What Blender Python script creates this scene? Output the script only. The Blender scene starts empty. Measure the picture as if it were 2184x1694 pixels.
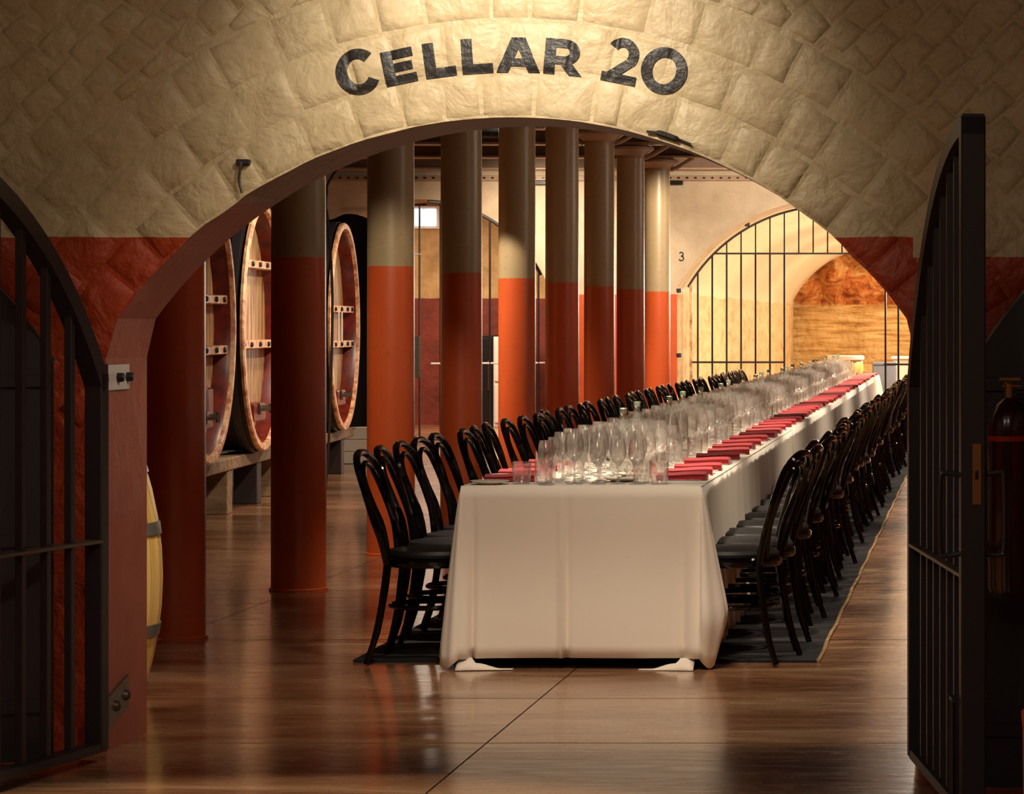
import bpy, bmesh, math, random
from mathutils import Vector, Matrix, noise
from mathutils.bvhtree import BVHTree
random.seed(20)
S = bpy.context.scene
COL = S.collection
F, VX, VY = 6343.0, 2112.0, 690.0        # focal length in pixels and the hall's vanishing point (frame 2184 x 1694)
CAMZ = 1.4
pi = math.pi

# ------------------------------------------------------------------ camera
cd = bpy.data.cameras.new('camera'); cam = bpy.data.objects.new('camera', cd); COL.objects.link(cam)
cam.location = (0, 0, CAMZ); cam.rotation_euler = (pi/2, 0, 0)
cd.sensor_width = 36; cd.sensor_fit = 'HORIZONTAL'; cd.lens = F/2184*36
cd.shift_x = -(VX-1092)/2184; cd.shift_y = -(847-VY)/2184
cd.clip_start = 0.1; cd.clip_end = 200
S.camera = cam
# ------------------------------------------------------------------ world, colour, render options
w = bpy.data.worlds.new('world'); S.world = w; w.use_nodes = True
w.node_tree.nodes['Background'].inputs[0].default_value = (0.9, 0.8, 0.7, 1)
w.node_tree.nodes['Background'].inputs[1].default_value = 0.05
S.view_settings.view_transform = 'Standard'; S.view_settings.look = 'None'
S.view_settings.exposure = 1.1; S.view_settings.gamma = 1.0; S.view_settings.use_curve_mapping = False
S.cycles.use_denoising = True
S.cycles.max_bounces = 14; S.cycles.diffuse_bounces = 4; S.cycles.glossy_bounces = 4
S.cycles.transmission_bounces = 14; S.cycles.transparent_max_bounces = 48
S.cycles.sample_clamp_indirect = 4.0
S.cycles.caustics_reflective = False; S.cycles.caustics_refractive = False

WARM = (1.0, 0.83, 0.62); AMBER = (1.0, 0.74, 0.45)
def spot(loc, tgt, watts, angle, col=WARM, blend=0.6, size=0.05):
    d = bpy.data.lights.new('spot_light', 'SPOT'); o = bpy.data.objects.new('spot_light', d); COL.objects.link(o)
    d.energy = watts; d.spot_size = math.radians(angle); d.spot_blend = blend; d.color = col; d.shadow_soft_size = size
    o.location = loc; o.rotation_euler = (Vector(tgt)-Vector(loc)).to_track_quat('-Z', 'Y').to_euler()
    return o
def area(loc, tgt, watts, sx, sy, col=WARM):
    d = bpy.data.lights.new('area_light', 'AREA'); o = bpy.data.objects.new('area_light', d); COL.objects.link(o)
    d.energy = watts; d.shape = 'RECTANGLE'; d.size = sx; d.size_y = sy; d.color = col
    o.location = loc; o.rotation_euler = (Vector(tgt)-Vector(loc)).to_track_quat('-Z', 'Y').to_euler()
    return o
# corridor: the lamps that light the painted sign, the gates and the floor in front, plus an added fill
spot((-1.50, 8.55, 2.90), (-1.53, 9.75, 2.16), 62, 86, (1.0, 0.86, 0.68), 1.0, 0.08)
spot((-1.9, 7.6, 3.1), (-1.9, 9.75, 1.9), 8, 85, WARM, 1.0, 0.1)
area((-1.5, 3.5, 3.3), (-1.5, 4.2, 0), 34, 2.5, 1.0, WARM)  # soft overhead fill added to lift the corridor
spot((-0.2, 8.3, 3.0), (-2.9, 9.95, 0.7), 62, 34, WARM, 1.0, 0.08)
spot((-1.9, 7.35, 3.2), (-2.0, 7.5, 0), 170, 58, WARM, 0.25, 0.06)
# just inside the arch, onto the end of the table
spot((-1.5, 10.45, 3.3), (-1.6, 12.1, 0.45), 62, 60, (1.0, 0.84, 0.68), 0.8, 0.12)
spot((-1.2, 10.4, 3.3), (-1.0, 10.9, 0.0), 70, 70, WARM, 0.9, 0.12)
spot((-2.2, 10.6, 3.3), (-3.25, 11.2, 0.5), 120, 22, (1.0, 0.86, 0.68), 0.6, 0.06)
# spots over the long table
spot((-1.62, 13.0, 3.12), (-1.68, 13.3, 0.7), 230, 50, WARM, 0.7, 0.10)
for y, e in ((15.4, 200), (18.2, 220), (21.4, 230), (24.6, 240), (28.0, 260), (31.2, 270), (33.9, 250)):
    spot((-1.5, y, 3.12), (-1.72, y+0.4, 0.7), e, 66, WARM, 0.7, 0.10)
# right aisle and left aisle
for y, e in ((13.4, 55), (18.0, 80), (22.5, 95), (27.0, 110), (31.5, 110)):
    spot((0.3, y, 3.15), (0.1, y+0.3, 0.0), e*1.9, 84, WARM, 0.8, 0.10)
for y, e in ((13.4, 10), (17.5, 65), (22.6, 110), (26.4, 120), (31.2, 260)):
    spot((-4.5, y, 3.15), (-5.0, y, 0.0), e, 90, WARM, 0.8, 0.10)
# soft fill added from the right aisle side, grazing chairs, cloth and columns
for y, e in ((12.6, 6), (16.5, 18), (21.0, 30), (26.0, 40), (31.0, 45)):
    spot((1.2, y, 2.9), (-3.2, y+1.0, 1.1), e, 100, (1.0, 0.88, 0.74), 0.9, 0.15)
# onto the vat heads
for y, e in ((19.2, 80), (22.0, 190), (26.3, 200)):
    spot((-3.2, y-.6, 3.1), (-5.5, y+.6, 1.2), e, 60, WARM, 0.8, 0.08)
# lamps aimed at single columns
spot((-2.9, 14.6, 3.1), (-3.63, 18.0, 0.9), 120, 34, WARM, 0.5, 0.04)
spot((-4.95, 21.3, 3.2), (-3.60, 22.8, 0.55), 200, 44, WARM, 0.25, 0.03)
spot((-2.6, 29.9, 3.1), (-3.63, 32.4, 1.5), 260, 60, WARM, 0.5, 0.04)
# far wall
spot((-2.0, 32.6, 3.1), (-3.4, 35.3, 1.6), 190, 110, WARM, 0.9, 0.1)
spot((-5.2, 33.6, 3.1), (-5.4, 35.3, 1.4), 150, 120, WARM, 0.9, 0.1)
# vaulted tunnel behind the far gate, and the store room
PALE = (1.0, 0.91, 0.78)
for y, e in ((37.6, 85), (41.0, 85), (45.5, 75), (50.0, 85), (54.0, 62)):  # unseen lights added along the right side to brighten the tunnel
    d = bpy.data.lights.new('tunnel_fill', 'POINT'); o = bpy.data.objects.new('tunnel_fill', d); COL.objects.link(o)
    d.energy = e; d.color = PALE; d.shadow_soft_size = 0.25; o.location = (-0.5, y, 1.9)
area((-6.7, 38.5, 2.95), (-6.9, 38.6, 0), 90, 1.5, 2.0, WARM)

# ------------------------------------------------------------------ materials
def lin(r, g, b):
    f = lambda c: (c/255/12.92) if c/255 <= 0.04045 else ((c/255+0.055)/1.055)**2.4
    return (f(r), f(g), f(b), 1)
class M:
    def __init__(s, name, col=(0.5, 0.5, 0.5, 1), rough=0.5, metal=0.0, spec=0.5, coat=0.0):
        s.m = bpy.data.materials.new(name); s.m.use_nodes = True
        s.t = s.m.node_tree; s.b = s.t.nodes['Principled BSDF']
        s.b.inputs['Base Color'].default_value = col; s.b.inputs['Roughness'].default_value = rough
        s.b.inputs['Metallic'].default_value = metal; s.b.inputs['Specular IOR Level'].default_value = spec
        s.b.inputs['Coat Weight'].default_value = coat; s.b.inputs['Coat Roughness'].default_value = 0.06
        s.pos = None
    def n(s, k, **kw):
        nd = s.t.nodes.new(k)
        for a, v in kw.items(): setattr(nd, a, v)
        return nd
    def l(s, a, b): s.t.links.new(a, b)
    def world(s):
        if not s.pos: s.pos = s.n('ShaderNodeNewGeometry').outputs['Position']
        return s.pos
    def objc(s): return s.n('ShaderNodeTexCoord').outputs['Object']
    def map(s, src, scale):
        m = s.n('ShaderNodeMapping'); m.inputs['Scale'].default_value = scale; s.l(src, m.inputs['Vector']); return m.outputs[0]
    def noise(s, src, scale, detail=4, rough=0.55, dist=0.0):
        t = s.n('ShaderNodeTexNoise'); t.inputs['Scale'].default_value = scale; t.inputs['Detail'].default_value = detail
        t.inputs['Roughness'].default_value = rough; t.inputs['Distortion'].default_value = dist
        s.l(src, t.inputs['Vector']); return t.outputs['Fac']
    def ramp(s, f, stops, interp='LINEAR'):
        r = s.n('ShaderNodeValToRGB'); r.color_ramp.interpolation = interp
        while len(r.color_ramp.elements) < len(stops): r.color_ramp.elements.new(0.5)
        for e, (p, c) in zip(r.color_ramp.elements, stops): e.position = p; e.color = c if len(c) == 4 else (*c, 1)
        s.l(f, r.inputs[0]); return r.outputs[0]
    def mix(s, fac, a, b, mode='MIX'):
        x = s.n('ShaderNodeMix', data_type='RGBA', blend_type=mode)
        for i, v in ((0, fac), (6, a), (7, b)):
            if isinstance(v, (int, float)): x.inputs[i].default_value = v
            elif isinstance(v, tuple): x.inputs[i].default_value = v
            else: s.l(v, x.inputs[i])
        return x.outputs[2]
    def math(s, op, a, b=0.0):
        x = s.n('ShaderNodeMath', operation=op)
        for i, v in enumerate((a, b)):
            if isinstance(v, (int, float)): x.inputs[i].default_value = v
            else: s.l(v, x.inputs[i])
        return x.outputs[0]
    def sep(s, src, i):
        x = s.n('ShaderNodeSeparateXYZ'); s.l(src, x.inputs[0]); return x.outputs[i]
    def color(s, c): s.l(c, s.b.inputs['Base Color']); return s
    def rough(s, c): s.l(c, s.b.inputs['Roughness']); return s
    def bump(s, h, strength=0.5, dist=0.01, prev=None):
        b = s.n('ShaderNodeBump'); b.inputs['Strength'].default_value = strength; b.inputs['Distance'].default_value = dist
        s.l(h, b.inputs['Height'])
        if prev is not None: s.l(prev, b.inputs['Normal'])
        s.l(b.outputs[0], s.b.inputs['Normal']); return b.outputs[0]
CREAM = lin(205, 186, 148); DADO = lin(172, 62, 26)
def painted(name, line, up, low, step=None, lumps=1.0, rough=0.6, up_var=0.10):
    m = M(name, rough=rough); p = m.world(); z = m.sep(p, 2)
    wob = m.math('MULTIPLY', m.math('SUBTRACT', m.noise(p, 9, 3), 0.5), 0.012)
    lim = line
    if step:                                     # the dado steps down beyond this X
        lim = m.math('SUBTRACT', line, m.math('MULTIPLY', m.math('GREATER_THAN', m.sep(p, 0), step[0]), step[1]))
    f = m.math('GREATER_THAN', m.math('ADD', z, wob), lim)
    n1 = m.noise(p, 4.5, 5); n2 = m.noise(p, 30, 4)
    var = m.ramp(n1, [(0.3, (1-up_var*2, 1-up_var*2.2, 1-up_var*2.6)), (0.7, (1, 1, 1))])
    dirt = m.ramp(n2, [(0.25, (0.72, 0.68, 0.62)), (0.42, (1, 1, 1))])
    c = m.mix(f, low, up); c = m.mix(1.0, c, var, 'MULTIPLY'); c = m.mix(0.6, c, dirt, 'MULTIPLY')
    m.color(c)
    if lumps:
        b = m.bump(m.noise(p, 7, 4, 0.55, 0.4), 0.60*lumps, 0.04)
        b = m.bump(m.noise(p, 38, 4, 0.55), 0.30*lumps, 0.008, b)
    return m.m
MAT = {}
MAT['front'] = painted('painted_rough_masonry', 1.682, CREAM, DADO, (-0.252, 0.066), 1.0, 0.5)
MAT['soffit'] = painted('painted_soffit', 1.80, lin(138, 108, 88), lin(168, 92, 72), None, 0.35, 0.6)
MAT['hallwall'] = painted('painted_plaster', 1.745, lin(200, 178, 150), lin(205, 84, 32), None, 0.25, 0.55)
MAT['store'] = painted('store_room_wall', 1.745, lin(205, 165, 110), lin(128, 48, 30), None, 0.8, 0.7, 0.2)
MAT['column'] = painted('column_paint', 1.745, lin(176, 154, 118), lin(208, 88, 40), None, 0.0, 0.38, 0.04)
def column_tweak():
    m = MAT['column']; b = m.node_tree.nodes['Principled BSDF']; b.inputs['Coat Weight'].default_value = 0.25; b.inputs['Coat Roughness'].default_value = 0.35
column_tweak()
m = M('tunnel_stone', rough=0.8); p = m.world(); z = m.sep(p, 2)
ln = m.math('ADD', 1.76, m.math('MULTIPLY', m.math('SUBTRACT', m.noise(p, 0.5, 2), 0.5), 0.16))
st = m.ramp(m.noise(m.map(p, (1, 0.6, 2.5)), 2.2, 6, 0.65, 0.8), [(0.25, lin(165, 122, 74)), (0.45, lin(216, 182, 126)), (0.7, lin(232, 208, 160))])
m.color(m.mix(m.math('GREATER_THAN', z, ln), st, lin(232, 210, 170))); b = m.bump(m.noise(p, 6, 5), 0.6, 0.05); MAT['tunnel'] = m.m
m = M('rock_face', rough=0.85); p = m.world(); z = m.sep(p, 2)
rk = m.ramp(m.noise(m.map(p, (1, 1, 1.6)), 3.2, 7, 0.7, 1.2), [(0.32, lin(110, 50, 12)), (0.48, lin(190, 106, 40)), (0.6, lin(205, 150, 84)), (0.75, lin(225, 190, 130))])
sr = m.ramp(m.noise(m.map(p, (0.5, 0.5, 5.0)), 2.4, 5, 0.6, 0.4), [(0.3, lin(165, 112, 50)), (0.5, lin(214, 172, 104)), (0.75, lin(232, 204, 146))])
m.color(m.mix(m.math('GREATER_THAN', z, 1.75), sr, rk)); m.bump(m.noise(p, 7, 6), 0.8, 0.08); MAT['rock'] = m.m
m = M('polished_concrete', rough=0.25); p = m.world()
a = m.noise(m.map(p, (0.35, 1.3, 1)), 1.6, 6, 0.62, 0.8); b2 = m.noise(m.map(p, (0.6, 3.2, 1)), 5.0, 5, 0.65, 1.2)  # stain tones stretched sideways, with reflection streaks put into the colour
c = m.ramp(a, [(0.28, lin(100, 60, 38)), (0.45, lin(142, 98, 68)), (0.6, lin(172, 130, 96)), (0.78, lin(202, 168, 132))])
c = m.mix(0.5, c, m.ramp(b2, [(0.3, (0.5, 0.42, 0.36)), (0.6, (1, 1, 1))]), 'MULTIPLY')
m.color(c); m.rough(m.ramp(b2, [(0.3, (0.16,)*3), (0.75, (0.36,)*3)])); m.b.inputs['Specular IOR Level'].default_value = 0.6; m.b.inputs['Coat Weight'].default_value = 0.5; m.b.inputs['Coat Roughness'].default_value = 0.14
m.bump(m.noise(m.map(p, (0.5, 2.2, 1)), 9, 4), 0.12, 0.01); MAT['floor'] = m.m
MAT['joint'] = M('joint_dark', lin(38, 24, 16), 0.8).m
MAT['ceil'] = painted('ceiling_paint', -5, lin(118, 92, 74), lin(118, 92, 74), None, 0.2, 0.6)
m = M('white_linen', lin(238, 226, 210), 0.85); m.b.inputs['Sheen Weight'].default_value = 0.3
m.bump(m.noise(m.world(), 7, 3), 0.12, 0.01); MAT['linen'] = m.m
m = M('black_lacquer', lin(7, 6, 8), 0.10, spec=0.3, coat=0.25); MAT['lacquer'] = m.m
MAT['vinyl'] = M('black_seat_pad', lin(16, 13, 17), 0.55).m
m = M('black_iron', lin(38, 33, 38), 0.42, 0.0, 0.5); m.bump(m.noise(m.world(), 60, 3), 0.1, 0.003); MAT['iron'] = m.m
MAT['iron_thin'] = M('grille_iron', lin(34, 24, 20), 0.5).m
MAT['steel'] = M('worn_steel', lin(120, 112, 104), 0.35, 0.9).m
MAT['plate_white'] = M('white_enamel', lin(206, 198, 190), 0.5).m
MAT['zinc'] = M('grey_zinc_plate', lin(104, 92, 82), 0.4, 0.6).m
m = M('red_napkin_cloth', lin(176, 30, 44), 0.75); m.b.inputs['Sheen Weight'].default_value = 0.5; m.bump(m.noise(m.objc(), 60, 3), 0.15, 0.002); MAT['napkin'] = m.m
MAT['paper'] = M('menu_paper', lin(238, 222, 208), 0.7).m
MAT['china'] = M('white_china', lin(236, 226, 212), 0.15).m
MAT['letters'] = None
m = M('black_sign_paint', rough=0.42); p = m.world()
m.color(m.ramp(m.noise(p, 26, 5, 0.65), [(0.25, lin(100, 88, 72)), (0.4, lin(42, 38, 36)), (0.7, lin(28, 27, 28))]))
m.bump(m.noise(p, 45, 4, 0.6), 0.5, 0.008); MAT['letters'] = m.m
m = M('charcoal_carpet', lin(17, 14, 18), 0.95); m.bump(m.noise(m.world(), 220, 2), 0.5, 0.004); MAT['carpet'] = m.m
MAT['carpet_edge'] = M('carpet_binding', lin(150, 120, 80), 0.7).m
m = M('vat_staves', rough=0.45); p = m.world()
m.color(m.ramp(m.noise(m.map(p, (9, 9, 0.7)), 3.0, 5, 0.6, 0.5), [(0.3, lin(84, 46, 26)), (0.46, lin(176, 130, 88)), (0.68, lin(226, 194, 150))]))
m.bump(m.noise(m.map(p, (12, 12, 0.8)), 4, 3), 0.3, 0.006); MAT['stave'] = m.m
m = M('vat_red_varnish', rough=0.35); p = m.world()
m.color(m.ramp(m.noise(m.map(p, (3, 3, 3)), 3.0, 5, 0.6), [(0.3, lin(58, 12, 10)), (0.7, lin(124, 34, 22))])); MAT['varnish'] = m.m
m = M('vat_chime_wood', rough=0.42); m.color(m.ramp(m.noise(m.world(), 14, 4, 0.6), [(0.35, lin(170, 96, 66)), (0.6, lin(236, 190, 146))])); MAT['rimwood'] = m.m
MAT['darkwood'] = M('dark_oak', lin(34, 20, 18), 0.6).m
m = M('bearer_timber', rough=0.7); m.color(m.ramp(m.noise(m.map(m.world(), (1, 6, 6)), 3, 4), [(0.3, lin(92, 68, 48)), (0.7, lin(150, 122, 92))])); MAT['timber'] = m.m
m = M('pale_oak', rough=0.5); m.color(m.ramp(m.noise(m.map(m.objc(), (8, 8, 0.6)), 3, 4), [(0.3, lin(206, 158, 72)), (0.7, lin(236, 198, 118))])); MAT['paleoak'] = m.m
MAT['galv'] = M('galvanised_hoop', lin(140, 134, 128), 0.4, 0.7).m
MAT['drape'] = M('black_drape', lin(14, 10, 16), 0.95).m
MAT['bin'] = M('red_plastic', lin(168, 40, 18), 0.45).m
MAT['brass'] = M('brass', lin(190, 150, 100), 0.3, 0.9).m
MAT['extred'] = M('dark_red_enamel', lin(46, 10, 18), 0.25, coat=0.4).m
MAT['black'] = M('black_plastic', lin(12, 11, 13), 0.4).m
MAT['white'] = M('white_panel', lin(226, 216, 202), 0.5).m
MAT['grey'] = M('grey_crate', lin(112, 116, 128), 0.5).m
MAT['cap'] = M('bottle_cap', lin(170, 190, 165), 0.3, 0.3).m
MAT['capital'] = painted('capital_paint', -5, lin(168, 138, 112), lin(168, 138, 112), None, 0.1, 0.45)
m = M('daylight_pane', lin(200, 220, 235), 0.2); m.b.inputs['Emission Color'].default_value = (0.78, 0.9, 1.0, 1); m.b.inputs['Emission Strength'].default_value = 1.1; MAT['daylight'] = m.m
def glass(name, tint, body):
    mt = bpy.data.materials.new(name); mt.use_nodes = True; t = mt.node_tree; t.nodes.clear()
    out = t.nodes.new('ShaderNodeOutputMaterial'); mx = t.nodes.new('ShaderNodeMixShader')
    tr = t.nodes.new('ShaderNodeBsdfTransparent'); gl = t.nodes.new('ShaderNodeBsdfGlossy')
    fr = t.nodes.new('ShaderNodeLayerWeight'); fr.inputs['Blend'].default_value = body
    rp = t.nodes.new('ShaderNodeValToRGB'); t.links.new(fr.outputs['Facing'], rp.inputs[0])
    rp.color_ramp.elements[0].position = 0.0; rp.color_ramp.elements[0].color = (0.10,)*3+(1,)
    rp.color_ramp.elements[1].position = 1.0; rp.color_ramp.elements[1].color = (0.85,)*3+(1,)
    e = rp.color_ramp.elements.new(0.6); e.color = (0.22,)*3+(1,)
    tc = t.nodes.new('ShaderNodeValToRGB'); t.links.new(fr.outputs['Facing'], tc.inputs[0])
    tc.color_ramp.elements[0].color = tint; tc.color_ramp.elements[0].position = 0.6
    tc.color_ramp.elements[1].color = (tint[0]*0.8, tint[1]*0.79, tint[2]*0.78, 1); tc.color_ramp.elements[1].position = 0.97
    t.links.new(tc.outputs[0], tr.inputs[0]); gl.inputs['Roughness'].default_value = 0.11; gl.inputs['Color'].default_value = (1, 1, 1, 1)
    t.links.new(rp.outputs[0], mx.inputs[0]); t.links.new(tr.outputs[0], mx.inputs[1]); t.links.new(gl.outputs[0], mx.inputs[2])
    rf = t.nodes.new('ShaderNodeBsdfRefraction'); rf.inputs['IOR'].default_value = 1.22; rf.inputs['Roughness'].default_value = 0.0
    m2 = t.nodes.new('ShaderNodeMixShader'); m2.inputs[0].default_value = 0.30
    t.links.new(tr.outputs[0], m2.inputs[1]); t.links.new(rf.outputs[0], m2.inputs[2]); t.links.new(m2.outputs[0], mx.inputs[1])
    df = t.nodes.new('ShaderNodeBsdfDiffuse'); df.inputs['Color'].default_value = (0.9, 0.9, 0.88, 1)  # white diffuse share stands in for bright reflections in the glass
    m3 = t.nodes.new('ShaderNodeMixShader'); r3 = t.nodes.new('ShaderNodeValToRGB'); t.links.new(fr.outputs['Facing'], r3.inputs[0])
    r3.color_ramp.elements[0].position = 0.3; r3.color_ramp.elements[0].color = (0.05,)*3+(1,)
    r3.color_ramp.elements[1].position = 0.95; r3.color_ramp.elements[1].color = (0.30,)*3+(1,)
    t.links.new(r3.outputs[0], m3.inputs[0]); t.links.new(mx.outputs[0], m3.inputs[1]); t.links.new(df.outputs[0], m3.inputs[2])
    t.links.new(m3.outputs[0], out.inputs[0]); return mt
MAT['glass'] = glass('clear_glass', (0.97, 0.96, 0.95, 1), 0.5)
MAT['bottle'] = glass('bottle_glass', (0.86, 0.91, 0.86, 1), 0.5)

# ------------------------------------------------------------------ mesh helpers
def finish(bm, smooth=False, angle=40):
    bmesh.ops.recalc_face_normals(bm, faces=bm.faces)
    me = bpy.data.meshes.new('mesh'); bm.to_mesh(me); bm.free()
    if smooth:
        for p in me.polygons: p.use_smooth = True
        try: me.set_sharp_from_angle(angle=math.radians(angle))
        except Exception: pass
    return me
def link(name, me, mat=None, parent=None, loc=None, rot=None):
    me.name = name
    o = bpy.data.objects.new(name, me); COL.objects.link(o)
    if mat is not None and not me.materials:
        for k in (mat if isinstance(mat, (list, tuple)) else [mat]): me.materials.append(MAT[k])
    if parent: o.parent = parent
    if loc is not None: o.location = loc
    if rot is not None: o.rotation_euler = rot
    return o
def obj(name, bm, mat, parent=None, smooth=False, loc=None, rot=None, angle=40):
    return link(name, finish(bm, smooth, angle), mat, parent, loc, rot)
def tag(o, label, cat, group=None):
    o['label'] = label; o['category'] = cat
    if group: o['group'] = group
    return o
def thing(name, label, cat, loc=(0, 0, 0), rz=0.0, group=None):
    o = bpy.data.objects.new(name, None); COL.objects.link(o); o.location = loc; o.rotation_euler = (0, 0, rz)
    o.empty_display_size = 0.1
    return tag(o, label, cat, group)
def struct(o): o['kind'] = 'structure'; return o
def copy_tree(o, loc=None, rz=None, label=None, parent=None):
    c = o.copy(); COL.objects.link(c); c.parent = parent
    if loc is not None: c.location = loc
    if rz is not None: c.rotation_euler = (0, 0, rz)
    if label: c['label'] = label
    for ch in KIDS.get(o.name, []): copy_tree(ch, parent=c)
    return c
KIDS = {}
def index_kids(o):
    KIDS[o.name] = [x for x in bpy.data.objects if x.parent == o]
    for k in KIDS[o.name]: index_kids(k)
def box(bm, x0, x1, y0, y1, z0, z1, bev=0.0, mi=0):
    r = bmesh.ops.create_cube(bm, size=1.0)
    for v in r['verts']:
        v.co = Vector(((x0+x1)/2+v.co.x*(x1-x0), (y0+y1)/2+v.co.y*(y1-y0), (z0+z1)/2+v.co.z*(z1-z0)))
    fs = set(f for v in r['verts'] for f in v.link_faces)
    for f in fs: f.material_index = mi
    if bev: bmesh.ops.bevel(bm, geom=list(set(e for f in fs for e in f.edges)), offset=bev, segments=1, affect='EDGES')
    return bm
def boxm(*a, **k): return box(bmesh.new(), *a, **k)
def tube(bm, pts, r, n=8, closed=False, cap=True, mi=0):
    pts = [Vector(p) for p in pts]; N = len(pts); rr = r if isinstance(r, (list, tuple)) else [r]*N
    rings = []; up = None
    for i, p in enumerate(pts):
        if closed: t = pts[(i+1) % N]-pts[i-1]
        else: t = pts[min(i+1, N-1)]-pts[max(i-1, 0)]
        t.normalize()
        if up is None:
            up = Vector((0, 0, 1)) if abs(t.z) < 0.9 else Vector((0, 1, 0))
        u = (up-t*up.dot(t)); u.normalize(); v = t.cross(u); up = u
        rings.append([bm.verts.new(p+(u*math.cos(2*pi*k/n)+v*math.sin(2*pi*k/n))*rr[i]) for k in range(n)])
    for i in range(N if closed else N-1):
        a, b = rings[i], rings[(i+1) % N]
        for k in range(n):
            f = bm.faces.new((a[k], a[(k+1) % n], b[(k+1) % n], b[k])); f.material_index = mi
    if cap and not closed:
        bm.faces.new(rings[0][::-1]).material_index = mi; bm.faces.new(rings[-1]).material_index = mi
    return bm
def lathe(bm, prof, n=20, axis='Z', org=(0, 0, 0), mi=0):
    rings = []; o = Vector(org)
    for r, h in prof:
        ring = []
        for k in range(n):
            a = 2*pi*k/n; c, s = math.cos(a)*r, math.sin(a)*r
            ring.append(bm.verts.new(o+(Vector((c, s, h)) if axis == 'Z' else Vector((h, c, s)) if axis == 'X' else Vector((c, h, s)))))
        rings.append(ring)
    for a, b in zip(rings, rings[1:]):
        for k in range(n):
            try: bm.faces.new((a[k], a[(k+1) % n], b[(k+1) % n], b[k])).material_index = mi
            except ValueError: pass
    bmesh.ops.remove_doubles(bm, verts=bm.verts, dist=1e-5)
    return bm
def smooth_path(pts, n=6, closed=False):
    pts = [Vector(p) for p in pts]; out = []; N = len(pts)
    for i in range(N if closed else N-1):
        if closed: p0, p1, p2, p3 = pts[i-1], pts[i], pts[(i+1) % N], pts[(i+2) % N]
        else: p0, p1, p2, p3 = pts[max(i-1, 0)], pts[i], pts[i+1], pts[min(i+2, N-1)]
        for k in range(n):
            t = k/n; out.append(0.5*((2*p1)+(p2-p0)*t+(2*p0-5*p1+4*p2-p3)*t*t+(3*p1-p0-3*p2+p3)*t**3))
    if not closed: out.append(pts[-1])
    return out
ORD = ['first', 'second', 'third', 'fourth', 'fifth', 'sixth', 'seventh', 'eighth', 'ninth', 'tenth', 'eleventh', 'twelfth', 'thirteenth', 'fourteenth', 'fifteenth', 'sixteenth', 'seventeenth', 'eighteenth', 'nineteenth', 'twentieth']
TENS = {2: 'twenty', 3: 'thirty', 4: 'forty', 5: 'fifty'}
def ordw(i):                                            # 0 -> first
    k = i+1
    if k <= 20: return ORD[i]
    t, u = divmod(k, 10)
    return TENS[t]+'-'+ORD[u-1] if u else {3: 'thirtieth', 4: 'fortieth', 5: 'fiftieth'}[t]

# ================================================================== THE SETTING
WY0, WY1 = 9.71, 10.17                      # front wall faces
ACX, ACZ, AR = -1.5614, 0.4753, 1.598       # arch circle
LX, RX = -2.884, -0.240
def arch_outline(cx, cz, r, half, zs_top, z_spring, z0, n=40):
    a0 = math.acos(max(-1, min(1, (zs_top-cz)/r)))
    pts = [(cx-half, z0), (cx-half, z_spring)] if z_spring < zs_top-1e-4 else [(cx-half, z0)]
    for i in range(n+1):
        a = -a0+2*a0*i/n; pts.append((cx+r*math.sin(a), cz+r*math.cos(a)))
    pts += [(cx+half, z_spring), (cx+half, z0)] if z_spring < zs_top-1e-4 else [(cx+half, z0)]
    return pts
def wall_with_opening(name, outline, xl, xr, z0, z1, y0, y1, mats, rough=0.0, seg=4):
    bm = bmesh.new(); cx = (outline[0][0]+outline[-1][0])/2
    outer = []
    czz = 0.6
    for (x, z) in outline:
        if z <= z0+1e-6: outer.append((xl if x < cx else xr, z0)); continue
        dx, dz = x-cx, z-czz
        if dz <= 0.15: outer.append((xl if x < cx else xr, z)); continue
        t = min(((xr-cx)/dx if dx > 0 else (xl-cx)/dx) if abs(dx) > 1e-6 else 1e9, (z1-czz)/dz)
        outer.append((cx+dx*t, czz+dz*t))
    # insert the upper corners by snapping the nearest ray
    for cxn in (xl, xr):
        k = min(range(len(outer)), key=lambda i: (outer[i][0]-cxn)**2+(outer[i][1]-z1)**2); outer[k] = (cxn, z1)
    def rn(x, z): return rough*(noise.noise(Vector((x*9, z*9, 3.1)))) if z > z0+0.01 else 0
    inn = [(x+rn(x, z), z+rn(z, x)) for x, z in outline]
    I0 = [bm.verts.new((x, y0, z)) for x, z in inn]; O0 = [bm.verts.new((x, y0, z)) for x, z in outer]
    I1 = [bm.verts.new((x, y1, z)) for x, z in outline]; O1 = [bm.verts.new((x, y1, z)) for x, z in outer]
    for i in range(len(outline)-1):
        bm.faces.new((I0[i], I0[i+1], O0[i+1], O0[i])); bm.faces.new((I1[i], O1[i], O1[i+1], I1[i+1]))
        f = bm.faces.new((I0[i], I1[i], I1[i+1], I0[i+1])); f.material_index = 1
        bm.faces.new((O0[i], O0[i+1], O1[i+1], O1[i]))
    return struct(obj(name, bm, mats))
out = arch_outline(ACX, ACZ, AR, 1.322, 1.415, 1.285, 0.0, 56)
out[0] = (LX, 0.0); out[1] = (LX, 1.285); out[-1] = (RX, 0.0); out[-2] = (RX, 1.285)
wall_front = wall_with_opening('wall_front', out, -4.6, 2.2, 0.0, 3.4, WY0, WY1, ['front', 'soffit'], 0.012)

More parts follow.
